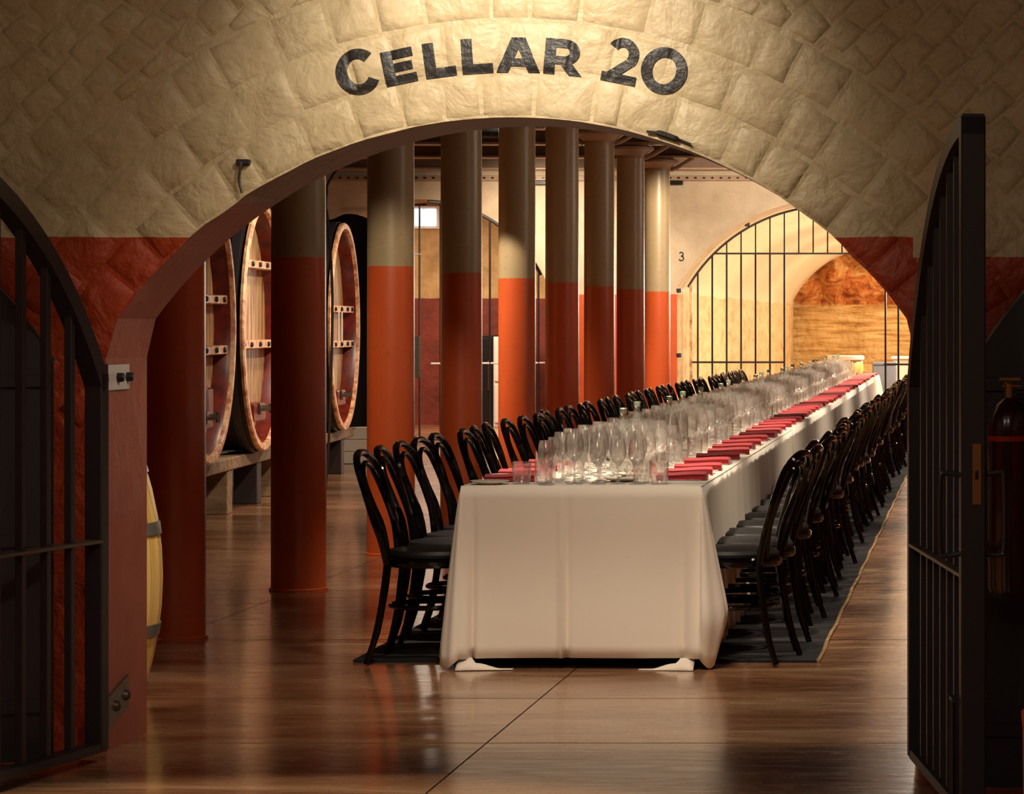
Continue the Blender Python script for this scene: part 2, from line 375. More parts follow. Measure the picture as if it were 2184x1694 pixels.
# --- stones of the front wall: three rings of voussoirs, diagonal stones in the field
def stone_mesh(poly, depth, seed):
    n = len(poly); cx = sum(p[0] for p in poly)/n; cz = sum(p[1] for p in poly)/n
    pts = []
    for i in range(n):
        a, b = poly[i], poly[(i+1) % n]; pts.append(a)
        if n <= 5: pts.append(((a[0]+b[0])/2+random.uniform(-.003, .003), (a[1]+b[1])/2+random.uniform(-.003, .003)))
    bm = bmesh.new(); rings = []
    tx, tz = random.uniform(-.03, .03), random.uniform(-.03, .03)
    for s, d in ((1.0, 0.003), (0.90, -depth*0.6), (0.55, -depth)):
        rings.append([bm.verts.new(((x-cx)*s, d+((x-cx)*tx+(z-cz)*tz if d < 0 else 0)+(noise.noise(Vector((x*14, z*14, seed)))*0.0035 if d < 0 else 0), (z-cz)*s)) for x, z in pts])
    c = bm.verts.new((0, -depth*1.05, 0)); m = len(pts)
    for a, b in zip(rings, rings[1:]):
        for k in range(m): bm.faces.new((a[k], a[(k+1) % m], b[(k+1) % m], b[k]))
    for k in range(m): bm.faces.new((rings[-1][k], rings[-1][(k+1) % m], c))
    return bm, (cx, cz)
stones = []
def add_stone(name, poly, depth, seed):
    bm, (cx, cz) = stone_mesh(poly, depth, seed)
    o = obj(name, bm, 'front', wall_front, True, loc=(cx, WY0, cz), angle=75); stones.append(o)
G = 0.003
ringr = [(AR+0.003, AR+0.148), (AR+0.153, AR+0.315), (AR+0.320, AR+0.478)]
for ri, (r0, r1) in enumerate(ringr):
    L = [0.150, 0.172, 0.165][ri]; amax = 0.985 if ri == 0 else 1.02
    n = int(2*amax*r0/L); a = -amax
    step = 2*amax/n; cuts = [-amax+i*step+(random.uniform(-.24, .24)*step if 0 < i < n else 0) for i in range(n+1)]
    for i in range(n):
        a0, a1 = cuts[i]+G/r0, cuts[i+1]-G/r0
        jr = [random.uniform(-.004, .004) for _ in range(4)]
        P4 = [(a0, r0+abs(jr[0])), (a1, r0+abs(jr[1])), (a1, r1+jr[2]*.6-.002), (a0, r1+jr[3]*.6-.002)]
        poly = [(ACX+r*math.sin(t), ACZ+r*math.cos(t)) for t, r in P4]
        if min(q[1] for q in poly) < 1.30: continue
        add_stone('voussoir', poly, 0.0050+random.uniform(-.001, .001), ri+i*.37)
def clip(poly, nx, nz, d):                      # keep nx*x+nz*z >= d
    o = []
    for i in range(len(poly)):
        a, b = poly[i], poly[(i+1) % len(poly)]; fa = nx*a[0]+nz*a[1]-d; fb = nx*b[0]+nz*b[1]-d
        if fa >= 0: o.append(a)
        if fa*fb < 0: t = fa/(fa-fb); o.append((a[0]+(b[0]-a[0])*t, a[1]+(b[1]-a[1])*t))
    return o
R3 = AR+0.484; u45 = math.sqrt(.5); cnt = 0
for i in range(-24, 25):
    for j in range(-24, 25):
        s, t = 0.122, 0.100
        a0, a1 = i*s+(j % 2)*s*.5, (i+1)*s+(j % 2)*s*.5; b0, b1 = j*t, (j+1)*t
        q = [(a0+G, b0+G), (a1-G, b0+G), (a1-G, b1-G), (a0+G, b1-G)]
        q = [(a+random.uniform(-.011, .011), b+random.uniform(-.011, .011)) for a, b in q]
        poly = [(-1.6+(a-b)*u45, 2.0+(a+b)*u45) for a, b in q]
        cx = sum(p[0] for p in poly)/4; cz = sum(p[1] for p in poly)/4
        if not (-3.34 < cx < 0.24 and 0.95 < cz < 2.58): continue
        if cz < 1.32 and cx > -2.95 and cx < -0.2: continue
        dx, dz = cx-ACX, cz-ACZ; d = math.hypot(dx, dz)
        if cz > 1.2:
            if d < R3-0.04 and abs(math.atan2(dx, dz)) < 1.02: continue
            if abs(math.atan2(dx, dz)) < 1.06: poly = clip(poly, dx/d, dz/d, (ACX*dx+ACZ*dz)/d+R3)
            elif d < AR+0.1: continue
        if cx < ACX: poly = clip(poly, -1, 0, -(LX-0.03)) if cz < 1.36 else poly
        else: poly = clip(poly, 1, 0, RX+0.03) if cz < 1.36 else poly
        if len(poly) < 3: continue
        ar = abs(sum(poly[k][0]*poly[(k+1) % len(poly)][1]-poly[(k+1) % len(poly)][0]*poly[k][1] for k in range(len(poly))))/2
        if ar < 0.004 or cnt >= 295: continue
        cnt += 1; add_stone('stone', poly, 0.0042+random.uniform(-.0015, .0015), i*3.1+j)

# --- painted sign CELLAR 20, hugging the stones
verts, faces = [], []
for o in stones:
    if abs(o.location.x-ACX) > 0.9 or o.location.z < 1.95: continue
    b = len(verts); verts += [v.co+o.location for v in o.data.vertices]; faces += [[b+i for i in p.vertices] for p in o.data.polygons]
b = len(verts); verts += [Vector((-4, WY0, 1.2)), Vector((2, WY0, 1.2)), Vector((2, WY0, 3.2)), Vector((-4, WY0, 3.2))]; faces.append([b, b+1, b+2, b+3])
bvh = BVHTree.FromPolygons(verts, faces)
def hug(x, z):
    h = bvh.ray_cast(Vector((x, WY0-0.5, z)), Vector((0, 1, 0)))
    return (h[0].y if h[0] else WY0)-0.004
def quadgrid(q, nu, nv): # q corners (u,v) ccw
    out = []
    for i in range(nu+1):
        row = []
        for j in range(nv+1):
            s, t = i/nu, j/nv
            row.append(((1-s)*(1-t)*q[0][0]+s*(1-t)*q[1][0]+s*t*q[2][0]+(1-s)*t*q[3][0], (1-s)*(1-t)*q[0][1]+s*(1-t)*q[1][1]+s*t*q[2][1]+(1-s)*t*q[3][1]))
        out.append(row)
    return out
def ringgrid(cx, cy, rx, ry, wx, wy, a0, a1, n=40, m=5):
    return [[(cx+(rx-wx*j/m)*math.cos(a0+(a1-a0)*i/n), cy+(ry-wy*j/m)*math.sin(a0+(a1-a0)*i/n)) for j in range(m+1)] for i in range(n+1)]
R = math.radians
GL = {
 'C': (1.38, [ringgrid(.69, .69, .70, .71, .36, .31, R(38), R(322), 44, 6)]),
 'E': (.92, [quadgrid([(0, 0), (.31, 0), (.31, 1), (0, 1)], 5, 14), quadgrid([(.31, 0), (.92, 0), (.92, .26), (.31, .26)], 9, 4), quadgrid([(.31, .37), (.85, .37), (.85, .62), (.31, .62)], 8, 4), quadgrid([(.31, .74), (.92, .74), (.92, 1), (.31, 1)], 9, 4)]),
 'L': (.88, [quadgrid([(0, 0), (.32, 0), (.32, 1), (0, 1)], 5, 14), quadgrid([(.32, 0), (.88, 0), (.88, .27), (.32, .27)], 8, 4)]),
 'A': (1.24, [quadgrid([(0, 0), (.33, 0), (.76, 1), (.42, 1)], 5, 14), quadgrid([(.91, 0), (1.24, 0), (.82, 1), (.48, 1)], 5, 14), quadgrid([(.36, .18), (.88, .18), (.80, .40), (.44, .40)], 8, 4)]),
 'R': (1.08, [quadgrid([(0, 0), (.31, 0), (.31, 1), (0, 1)], 5, 14), quadgrid([(.31, .76), (.58, .76), (.58, 1), (.31, 1)], 4, 4), quadgrid([(.31, .29), (.58, .29), (.58, .52), (.31, .52)], 4, 4),
       ringgrid(.58, .645, .40, .355, .29, .235, R(-90), R(90), 22, 5), quadgrid([(.42, .34), (.72, 0), (1.08, 0), (.74, .38)], 5, 6)]),
 '2': (1.12, [ringgrid(.53, .90, .51, .51, .32, .29, R(150), R(-36), 30, 5), quadgrid([(.06, .20), (.50, .20), (.95, .62), (.66, .74)], 6, 12), quadgrid([(0, 0), (1.08, 0), (1.08, .28), (.0, .28)], 14, 5)]),
 '0': (1.42, [ringgrid(.71, .71, .72, .73, .35, .31, 0, 2*pi, 56, 6)]),
}
sign = thing('painted_sign', 'black letters reading CELLAR 20 painted in an arc above the archway', 'sign', (ACX, WY0, 2.2))
PX = 0.001531; RB = 1139*PX
def letter(ch, pxc, cap):
    wd, grids = GL[ch]; h = cap*PX
    ang = math.asin(((pxc-1092)*PX)/(RB+h*.5)); bm = bmesh.new()
    for g in grids:
        V = []
        for row in g:
            r = []
            for (u, v) in row:
                uu, vv = (u-wd/2)*h, v*h+RB
                if ch == '2': uu += 0.0
                x = ACX+uu*math.cos(ang)+vv*math.sin(ang); z = ACZ-uu*math.sin(ang)+vv*math.cos(ang)
                r.append(bm.verts.new((x-ACX, hug(x, z)-WY0, z-2.2)))
            V.append(r)
        for i in range(len(V)-1):
            for j in range(len(V[0])-1):
                try: bm.faces.new((V[i][j], V[i+1][j], V[i+1][j+1], V[i][j+1]))
                except ValueError: pass
    for v in bm.verts: v.co.y -= 0.0
    bmesh.ops.recalc_face_normals(bm, faces=bm.faces)
    return obj('letter', bm, 'letters', sign, True, angle=80)
for ch, pxc, cap in (('C', 769, 69), ('E', 852, 74), ('L', 938, 75), ('L', 1018, 75), ('A', 1106, 75), ('R', 1203, 76), ('2', 1325, 69), ('0', 1413, 69)):
    letter(ch, pxc, cap)

# --- floor: base plus slabs with saw-cut joints
bm = boxm(-9.6, 2.4, -2, 60, -0.3, -0.012); floor = struct(obj('floor', bm, 'joint'))
XS = [-9.6, -7.6, -5.6, -3.64, -1.68, 0.28, 2.4]; YS = [-2, 2, 5.2, 7.9, 9.92, 11.1, 13.16, 15.6, 18, 20.4, 22.8, 25.2, 27.6, 30, 32.4, 35.3, 41.5, 48, 60]
for j in range(len(YS)-1):
    cuts = XS if not (9 < YS[j] < 11) else [-9.6, -5.6, -3.64, -1.68, 0.28, 2.4]
    for i in range(len(cuts)-1):
        g = 0.003; gy = 0.007
        obj('slab', boxm(cuts[i]+g, cuts[i+1]-g, YS[j]+gy, YS[j+1]-gy, -0.05, 0.0), 'floor', floor)
# --- corridor shell
def slabw(name, *b, mat='hallwall'): return struct(obj(name, boxm(*b), mat))
slabw('wall_corridor_left', -4.8, -4.6, -2, 9.71, 0, 3.4, mat='front'); slabw('wall_corridor_right', 2.2, 2.4, -2, 9.71, 0, 3.4, mat='front')
slabw('wall_corridor_back', -4.8, 2.4, -2.2, -2, 0, 3.4, mat='front')
slabw('ceiling_corridor', -4.8, 2.4, -2.2, 9.71, 3.4, 3.6, mat='ceil')
# --- hall shell
slabw('wall_left', -9.8, -9.6, 10.17, 41.2, 0, 3.62); slabw('wall_right', 2.2, 2.4, 10.17, 35.3, 0, 3.62)
slabw('wall_entrance_side_left', -9.8, -4.6, 9.97, 10.17, 0, 3.62)
ceil = slabw('ceiling', -9.8, 2.4, 9.97, 35.3, 3.62, 3.8, mat='ceil')
slabw('wall_entrance_header', -4.6, 2.4, 9.97, 10.17, 3.4, 3.62)
BY0, BY1 = 35.3, 36.2
# arch three (tunnel) and arch two (store room) in the far wall
K3 = F/BY0
o3 = arch_outline(-1.953, 1.4-(789.9-690)/K3, 363/K3, 1.764, 1.4+77/K3, 1.4+77/K3, 0, 40)
# springer: force endpoints
o3[0] = (o3[1][0], 0); o3[-1] = (o3[-2][0], 0)
far = wall_with_opening('wall_far', o3, -4.4, 2.4, 0, 3.62, BY0, BY1, ['hallwall', 'tunnel'])
r2 = 288/K3
o2 = arch_outline(-6.745, 1.4-(425+288-690)/K3, r2, 1.475, 1.9, 1.9, 0, 32)
o2[0] = (o2[1][0], 0); o2[-1] = (o2[-2][0], 0)
wall_with_opening('wall_far_left', o2, -9.8, -4.4, 0, 3.62, BY0, BY1, ['hallwall', 'hallwall'])
# tunnel vault
bm = bmesh.new(); ys = [BY1+(56-BY1)*i/24 for i in range(25)]; rings = []
def tun(x, z, y): 
    n_ = noise.noise(Vector((x*1.3, z*1.3, y*.6)))*0.014
    return x+(n_ if z > 0.01 else 0), z+(n_ if z > 1.9 else 0)
prof = [(o3[0][0], 0), (o3[0][0], .6), (o3[0][0], 1.2)]+o3[1:-1]+[(o3[-1][0], 1.2), (o3[-1][0], .6), (o3[-1][0], 0)]
for y in ys: rings.append([bm.verts.new((tun(x, z, y)[0], y, tun(x, z, y)[1])) for x, z in prof])
for a, b in zip(rings, rings[1:]):
    for k in range(len(a)-1): bm.faces.new((a[k], a[k+1], b[k+1], b[k]))
ov = struct(obj('ceiling_tunnel_vault', bm, 'tunnel', smooth=True, angle=60))
bm = bmesh.new(); gx = [[bm.verts.new((-4.6+i*.13, 56.1+noise.fractal(Vector((i*.2, j*.2, 7)), 0.9, 2.1, 4)*(0.55 if j > 13 else 0.12), j*.13)) for j in range(28)] for i in range(42)]
for i in range(41):
    for j in range(27): bm.faces.new((gx[i][j], gx[i+1][j], gx[i+1][j+1], gx[i][j+1]))
struct(obj('wall_rock_end', bm, 'rock', smooth=True))
slabw('wall_beyond_end', -4.8, 1, 57, 57.2, 0, 3.8, mat='rock')
# store room behind arch two
slabw('wall_store_back', -9.6, -4.5, 41.0, 41.2, 0, 3.62, mat='store'); slabw('wall_store_right', -4.7, -4.5, 36.2, 41.0, 0, 3.62, mat='store')
slabw('wall_store_left', -9.6, -9.4, 36.2, 41.0, 0, 3.62, mat='store'); slabw('ceiling_store', -9.8, -4.5, 36.2, 41.2, 3.62, 3.8, mat='store')
wf = struct(obj('window_1', boxm(-8.02, -7.58, 40.94, 41.0, 2.70, 3.02, bev=.008), 'white'))
obj('pane', boxm(-7.97, -7.81, 40.925, 40.945, 2.745, 2.975), 'daylight', wf); obj('pane', boxm(-7.79, -7.63, 40.925, 40.945, 2.745, 2.975), 'daylight', wf)

# --- ceiling beams of the hall
for k in range(10):
    y = 13.2+2.4*k
    if k == 9: y = 34.9
    b_ = thing('ceiling_beam', 'brown painted steel beam crossing the ceiling, %s from the front' % ordw(k) if k < 9 else 'brown painted beam against the far wall above the arches', 'beam', (-3.6, y, 3.30), 0, 'ceiling beams')
    obj('web', boxm(-5.9, 5.9, -.06, .06, -.08, .32), 'ceil', b_); obj('flange', boxm(-5.9, 5.9, -.13, .13, -.10, -.075, bev=.004), 'capital', b_)
# cable tray along the far wall
ct = thing('cable_tray', 'perforated pale cable tray running along the far wall under the ceiling', 'cable tray', (-3, 35.195, 3.12))
obj('tray', boxm(-6.4, 5.0, -.02, .08, -.03, .03, bev=.004), 'capital', ct)
bm = bmesh.new()
for k in range(110): box(bm, -6.3+k*.1, -6.27+k*.1, -.026, -.019, -.008, .012)
o = obj('slots', bm, 'black', ct); o['kind'] = 'stuff'
for x in (-2.40, -.82): obj('bracket', boxm(x+.0, x+.18, -.05, .09, -.08, -.03, bev=.006), 'black', ct)
# number 3 on the far wall
def digit3(cx, cz, y, h, mat):
    bm = bmesh.new()
    for cy, r0, r1, a0, a1 in ((.74, .27, .13, 160, -100), (.29, .32, .17, 100, -160)):
        g = [[(math.cos(R(a0+(a1-a0)*i/18))*(r0-(r0-r1)*j), cy+math.sin(R(a0+(a1-a0)*i/18))*(r0-(r0-r1)*j)) for j in (0, 1)] for i in range(19)]
        F0 = [[bm.verts.new((a*h, 0, b_*h)) for a, b_ in row] for row in g]; F1 = [[bm.verts.new((a*h, .003, b_*h)) for a, b_ in row] for row in g]
        for i in range(18):
            bm.faces.new((F0[i][0], F0[i+1][0], F0[i+1][1], F0[i][1])); bm.faces.new((F0[i][0], F1[i][0], F1[i+1][0], F0[i+1][0])); bm.faces.new((F0[i][1], F0[i+1][1], F1[i+1][1], F1[i][1]))
    return tag(obj('painted_number', bm, mat, loc=(cx, y, cz)), 'small dark number 3 painted on the far wall left of the lit arch', 'number')
digit3(-3.667, 2.14, BY0-.003, .11, 'letters')

# ================================================================== COLUMNS
proto = None
for k in range(9):
    Y = 2.4*(5.5+k)
    lab = ['thick painted column directly behind the left jamb of the archway', 'dark shaded column in front of the row of vats, its red base fully visible', 'orange-lit column behind the nearest chair of the left row',
           'fourth column from the left, shaded, grey above and dark red below', 'column with a slanting cone of lamp light across its grey half', 'sixth column from the left, mostly in shadow',
           'seventh column from the left, shaded, with a tiny white speck', 'eighth column from the left, thin and dark', 'farthest column, brightly lit cream and orange, beside the number 3 wall'][k]
    if proto is None:
        c = proto = thing('column', lab, 'column', (-3.628, Y, 0), 0, 'hall columns')
        obj('shaft', lathe(bmesh.new(), [(0, 0), (.1425, 0), (.1425, .6), (.141, 1.6), (.139, 3.05), (.139, 3.10), (0, 3.10)], 40), 'column', c, True)
        obj('capital', lathe(bmesh.new(), [(0, 3.06), (.150, 3.06), (.150, 3.09), (.165, 3.10), (.215, 3.14), (.235, 3.15), (.235, 3.175), (.2, 3.19), (0, 3.19)], 32), 'capital', c, True)
        obj('base_ring', lathe(bmesh.new(), [(0, 0), (.152, 0), (.152, .012), (.143, .018), (0, .018)], 40), 'column', c, True)
        bm = bmesh.new(); box(bm, -.2, .2, -.16, .16, 3.185, 3.225, .006); obj('cap_plate', bm, 'capital', c)
        for s in (-1, 1):
            bm = bmesh.new(); tube(bm, smooth_path([(s*.14, 0, 3.07), (s*.22, 0, 3.10), (s*.32, 0, 3.16), (s*.40, 0, 3.205)], 4), .022, 6); obj('bracket', bm, 'capital', c, True)
        index_kids(proto)
    else: copy_tree(proto, (-3.628, Y, 0), 0, lab)

# ================================================================== GATES at the front
def gate_z(d, half=1.30): return ACZ+math.sqrt(max(0.05, 1.498**2-(half-d)**2))
LW = 1.26
def front_gate(name, label, loc, direction, full):
    g = thing(name, label, 'gate', loc, math.atan2(direction[1], direction[0]))
    th = 0.030
    obj('hinge_stile', boxm(0, .05, -th, th, .04, gate_z(.02)-.01, bev=.004), 'iron', g)
    obj('free_stile', boxm(LW-.05, LW, -.034, .034, .03, gate_z(LW)-.004, bev=.004), 'iron', g)
    bm = bmesh.new(); n = 24; V = []
    for i in range(n+1):
        d = LW*i/n; z = gate_z(d); dd = (gate_z(min(d+.01, LW))-gate_z(max(d-.01, 0)))/.02; nl = math.hypot(1, dd); nx, nz = -dd/nl, 1/nl
        V.append([bm.verts.new((min(LW, max(0, d+a*nx)), y, z+a*nz)) for a, y in ((0, -th), (0, th), (-.055, th), (-.055, -th))])
    for a, b in zip(V, V[1:]):
        for k in range(4): bm.faces.new((a[k], a[(k+1) % 4], b[(k+1) % 4], b[k]))
    bm.faces.new(V[0]); bm.faces.new(V[-1][::-1])
    obj('arched_top_rail', bm, 'iron', g)
    obj('middle_rail', boxm(.04, LW-.04, -.03, .03, .700, .712, bev=.002), 'zinc', g)
    obj('bottom_rail', boxm(.04, LW-.04, -.028, .028, .035, .065, bev=.003), 'iron', g)
    for k in range(7):
        d = .2+.15*k; z1 = gate_z(d)-.03
        if d > LW-.08: continue
        obj('bar', boxm(d-.0125, d+.0125, -.0125, .0125, .06, z1, bev=.002), 'iron', g)
    if full:
        for s in (-1, 1):
            bm = bmesh.new(); tube(bm, smooth_path([(LW-.03, s*.03, .985), (LW-.03, s*.075, .99), (LW-.03, s*.088, .97), (LW-.03, s*.088, .79), (LW-.03, s*.075, .765), (LW-.03, s*.03, .77)], 4), .007, 8)
            obj('handle', bm, 'iron', g, True)
        obj('lock_plate', boxm(LW-.002, LW+.003, -.003, .021, .905, 1.072, bev=.001), 'brass', g)
        obj('lock_hole', boxm(LW+.002, LW+.0045, .004, .013, .974, .998), 'black', g)
        bm = bmesh.new(); tube(bm, [(LW-.1, -.045, .36), (LW-.1, -.045, .04)], .009, 8); box(bm, LW-.13, LW-.07, -.05, -.03, .355, .37); obj('drop_bolt', bm, 'iron', g)
    else:
        bm = bmesh.new(); tube(bm, [(-.02, 0, 1.12), (-.02, 0, 1.27)], .016, 8); obj('hinge', bm, 'iron', g, True)
        bm = bmesh.new(); tube(bm, [(-.02, 0, .11), (-.02, 0, .22)], .018, 8); obj('hinge', bm, 'iron', g, True)
    return g
front_gate('iron_gate', 'open black barred gate leaf hinged on the left jamb, at the left edge', (-2.842, 9.50, 0), (-.19, -.98), False)
front_gate('iron_gate', 'open black iron gate leaf with handles and lock plate, right of the archway', (-.232, 9.36, 0), (.148, -.989), True)
# solid arched steel doors folded back on both sides
def steel_door(label, loc, direction, mirror):
    g = thing('steel_door', label, 'door', loc, math.atan2(direction[1], direction[0]))
    bm = bmesh.new(); A = []; n = 20
    zz = lambda d: ACZ+math.sqrt(max(.05, 1.56**2-(1.34-d)**2))
    for y in (-.02, .02): A.append([bm.verts.new((LW*i/n, y, zz(LW*i/n))) for i in range(n+1)]+[bm.verts.new((LW, y, .03)), bm.verts.new((0, y, .03))])
    bm.faces.new(A[0]); bm.faces.new(A[1][::-1]); m_ = len(A[0])
    for k in range(m_): bm.faces.new((A[0][k], A[0][(k+1) % m_], A[1][(k+1) % m_], A[1][k]))
    obj('door_panel', bm, 'iron', g)
    bm = bmesh.new(); pts = [(LW*i/n, 0, zz(LW*i/n)+.004) for i in range(n+1)]; tube(bm, pts, .012, 6); obj('rim', bm, 'iron', g, True)
    for z in (1.22, .72, .2):
        obj('rib', boxm(.03, LW-.03, -.032 if mirror else .02, -.02 if mirror else .032, z-.02, z+.02, bev=.002), 'iron', g)
    for z in (1.16, 1.11, .3):
        bm = bmesh.new(); bmesh.ops.create_uvsphere(bm, u_segments=8, v_segments=6, radius=.008); 
        for v in bm.verts: v.co += Vector((.03, .022 if not mirror else -.022, z))
        obj('rivet', bm, 'brass', g, True)
    return g
steel_door('solid black arched steel door folded back behind the left barred gate', (-2.952, 9.36, 0), (-.86, -.50), False)
steel_door('solid black arched steel door folded back behind the right barred gate', (-.045, 8.80, 0), (.985, -.05), True)
# fire extinguisher on the right door
fe = thing('fire_extinguisher', 'dark fire extinguisher hanging before the solid door at the right edge', 'fire extinguisher', (.055, 8.62, 0))
obj('body', lathe(bmesh.new(), [(0, .62), (.055, .62), (.062, .635), (.062, 1.09), (.058, 1.13), (.04, 1.165), (.016, 1.185), (0, 1.185)], 24), 'extred', fe, True)
obj('label_band', lathe(bmesh.new(), [(.0632, 1.06), (.0635, 1.075)], 24), 'bin', fe, True)
bm = lathe(bmesh.new(), [(0, 1.18), (.013, 1.18), (.013, 1.225), (.018, 1.23), (0, 1.232)], 12); obj('valve', bm, 'brass', fe, True)
bm = bmesh.new(); box(bm, -.03, .035, -.008, .008, 1.232, 1.245, .003); box(bm, -.02, .035, -.008, .008, 1.215, 1.222, .002); obj('lever', bm, 'brass', fe)
bm = bmesh.new(); tube(bm, smooth_path([(.02, 0, 1.2), (.06, -.01, 1.19), (.075, -.02, 1.1), (.072, -.03, .85)], 5), .008, 6); obj('hose', bm, 'black', fe, True)
obj('wall_bracket', boxm(-.02, .02, .055, .145, 1.0, 1.05, bev=.003), 'black', fe)
# red bin at the right edge
rb = thing('waste_bin', 'red plastic bin cut off by the lower right corner', 'bin', (.245, 7.25, 0))
bm = bmesh.new(); box(bm, -.165, .165, -.14, .14, .0, .42, .02)
for v in bm.verts:
    if v.co.z < .2: v.co.x *= .98; v.co.y *= .95
obj('bucket', bm, 'bin', rb); obj('lid', boxm(-.168, .168, -.145, .145, .42, .45, bev=.012), 'bin', rb)
# hardware on the left jamb
jp = thing('gate_stop_plate', 'pale metal plate with two black bolts high on the left jamb', 'plate', (LX, 9.83, 1.222))
obj('plate', boxm(0, .006, -.13, .115, -.042, .042, bev=.002), 'plate_white', jp)
for y in (-.02, .085):
    bm = lathe(bmesh.new(), [(0, .004), (.017, .006), (.017, .022), (.010, .028), (0, .028)], 6, 'X', (0, y, 0)); obj('bolt', bm, 'black', jp)
hb = thing('hinge_bracket', 'dark steel bracket with two bolt heads low on the left jamb', 'bracket', (LX, 9.82, .15))
bm = boxm(0, .008, -.16, .11, -.055, .055, bev=.002)
for v in bm.verts: v.co.z += (v.co.y)*.22
obj('plate', bm, 'zinc', hb)
for y in (-.04, .07):
    bm = lathe(bmesh.new(), [(0, .006), (.018, .008), (.016, .02), (.006, .027), (0, .027)], 12, 'X', (0, y, y*.2)); obj('bolt', bm, 'steel', hb, True)
# old iron hook and cable bits on the wall
hk = thing('wall_hook', 'small rusty iron hook fixed above the left haunch of the arch', 'hook', (-2.443, WY0-.011, 1.925))
bm = bmesh.new(); box(bm, -.014, .030, -.016, .012, -.008, .010, .003); obj('hook_plate', bm, 'iron', hk)
bm = bmesh.new(); tube(bm, smooth_path([(0, -.010, .0), (.003, -.018, -.01), (-.004, -.012, -.06), (.006, -.010, -.10)], 4), .005, 6); obj('rod', bm, 'zinc', hk, True)
bm = bmesh.new(); tube(bm, smooth_path([(ACX+(px-1092)*PX, WY0-.014, CAMZ+(690-py)*PX) for px, py in ((1380, 281), (1405, 284), (1425, 290), (1450, 299), (1475, 309))], 4), [.004]*4+[.009]*8+[.004]*5, 6)
tag(obj('cable', bm, 'black', smooth=True), 'short black cable running along the arch edge right of the crown', 'cable')

# ================================================================== BARREL behind the jamb
def barrel(name, label, loc, h, rm, re, mat, hoopz, group=None, n=28):
    t = thing(name, label, 'barrel', loc, 0, group)
    rad = lambda z: re+(rm-re)*(1-(2*z/h-1)**2)
    for k in range(n):                                   # staves
        bm = bmesh.new(); a0, a1 = 2*pi*k/n+.006, 2*pi*(k+1)/n-.006; V = []
        for i in range(9):
            z = h*i/8; r = rad(z); V.append([bm.verts.new((rr*math.cos(a), rr*math.sin(a), z)) for rr, a in ((r, a0), (r, a1), (r-.02, a1), (r-.02, a0))])
        for a, b in zip(V, V[1:]):
            for q in range(4): bm.faces.new((a[q], a[(q+1) % 4], b[(q+1) % 4], b[q]))
        bm.faces.new(V[0]); bm.faces.new(V[-1][::-1]); obj('stave', bm, mat, t, True, angle=50)
    obj('head', lathe(bmesh.new(), [(0, h-.03), (rad(h)-.015, h-.03), (rad(h)-.015, h-.045), (0, h-.045)], n), mat, t)
    for z, wdt in hoopz:
        obj('hoop', lathe(bmesh.new(), [(rad(z)+.001, z), (rad(z)+.005, z+.002), (rad(z+wdt)+.005, z+wdt-.002), (rad(z+wdt)+.001, z+wdt)], 40), 'galv', t, True)
    return t
barrel('wine_barrel', 'pale oak barrel with grey hoops peeping out behind the left jamb', (-3.497, 11.25, 0), .88, .355, .285, 'paleoak', ((.0, .045), (.215, .05), (.60, .05), (.835, .04)))

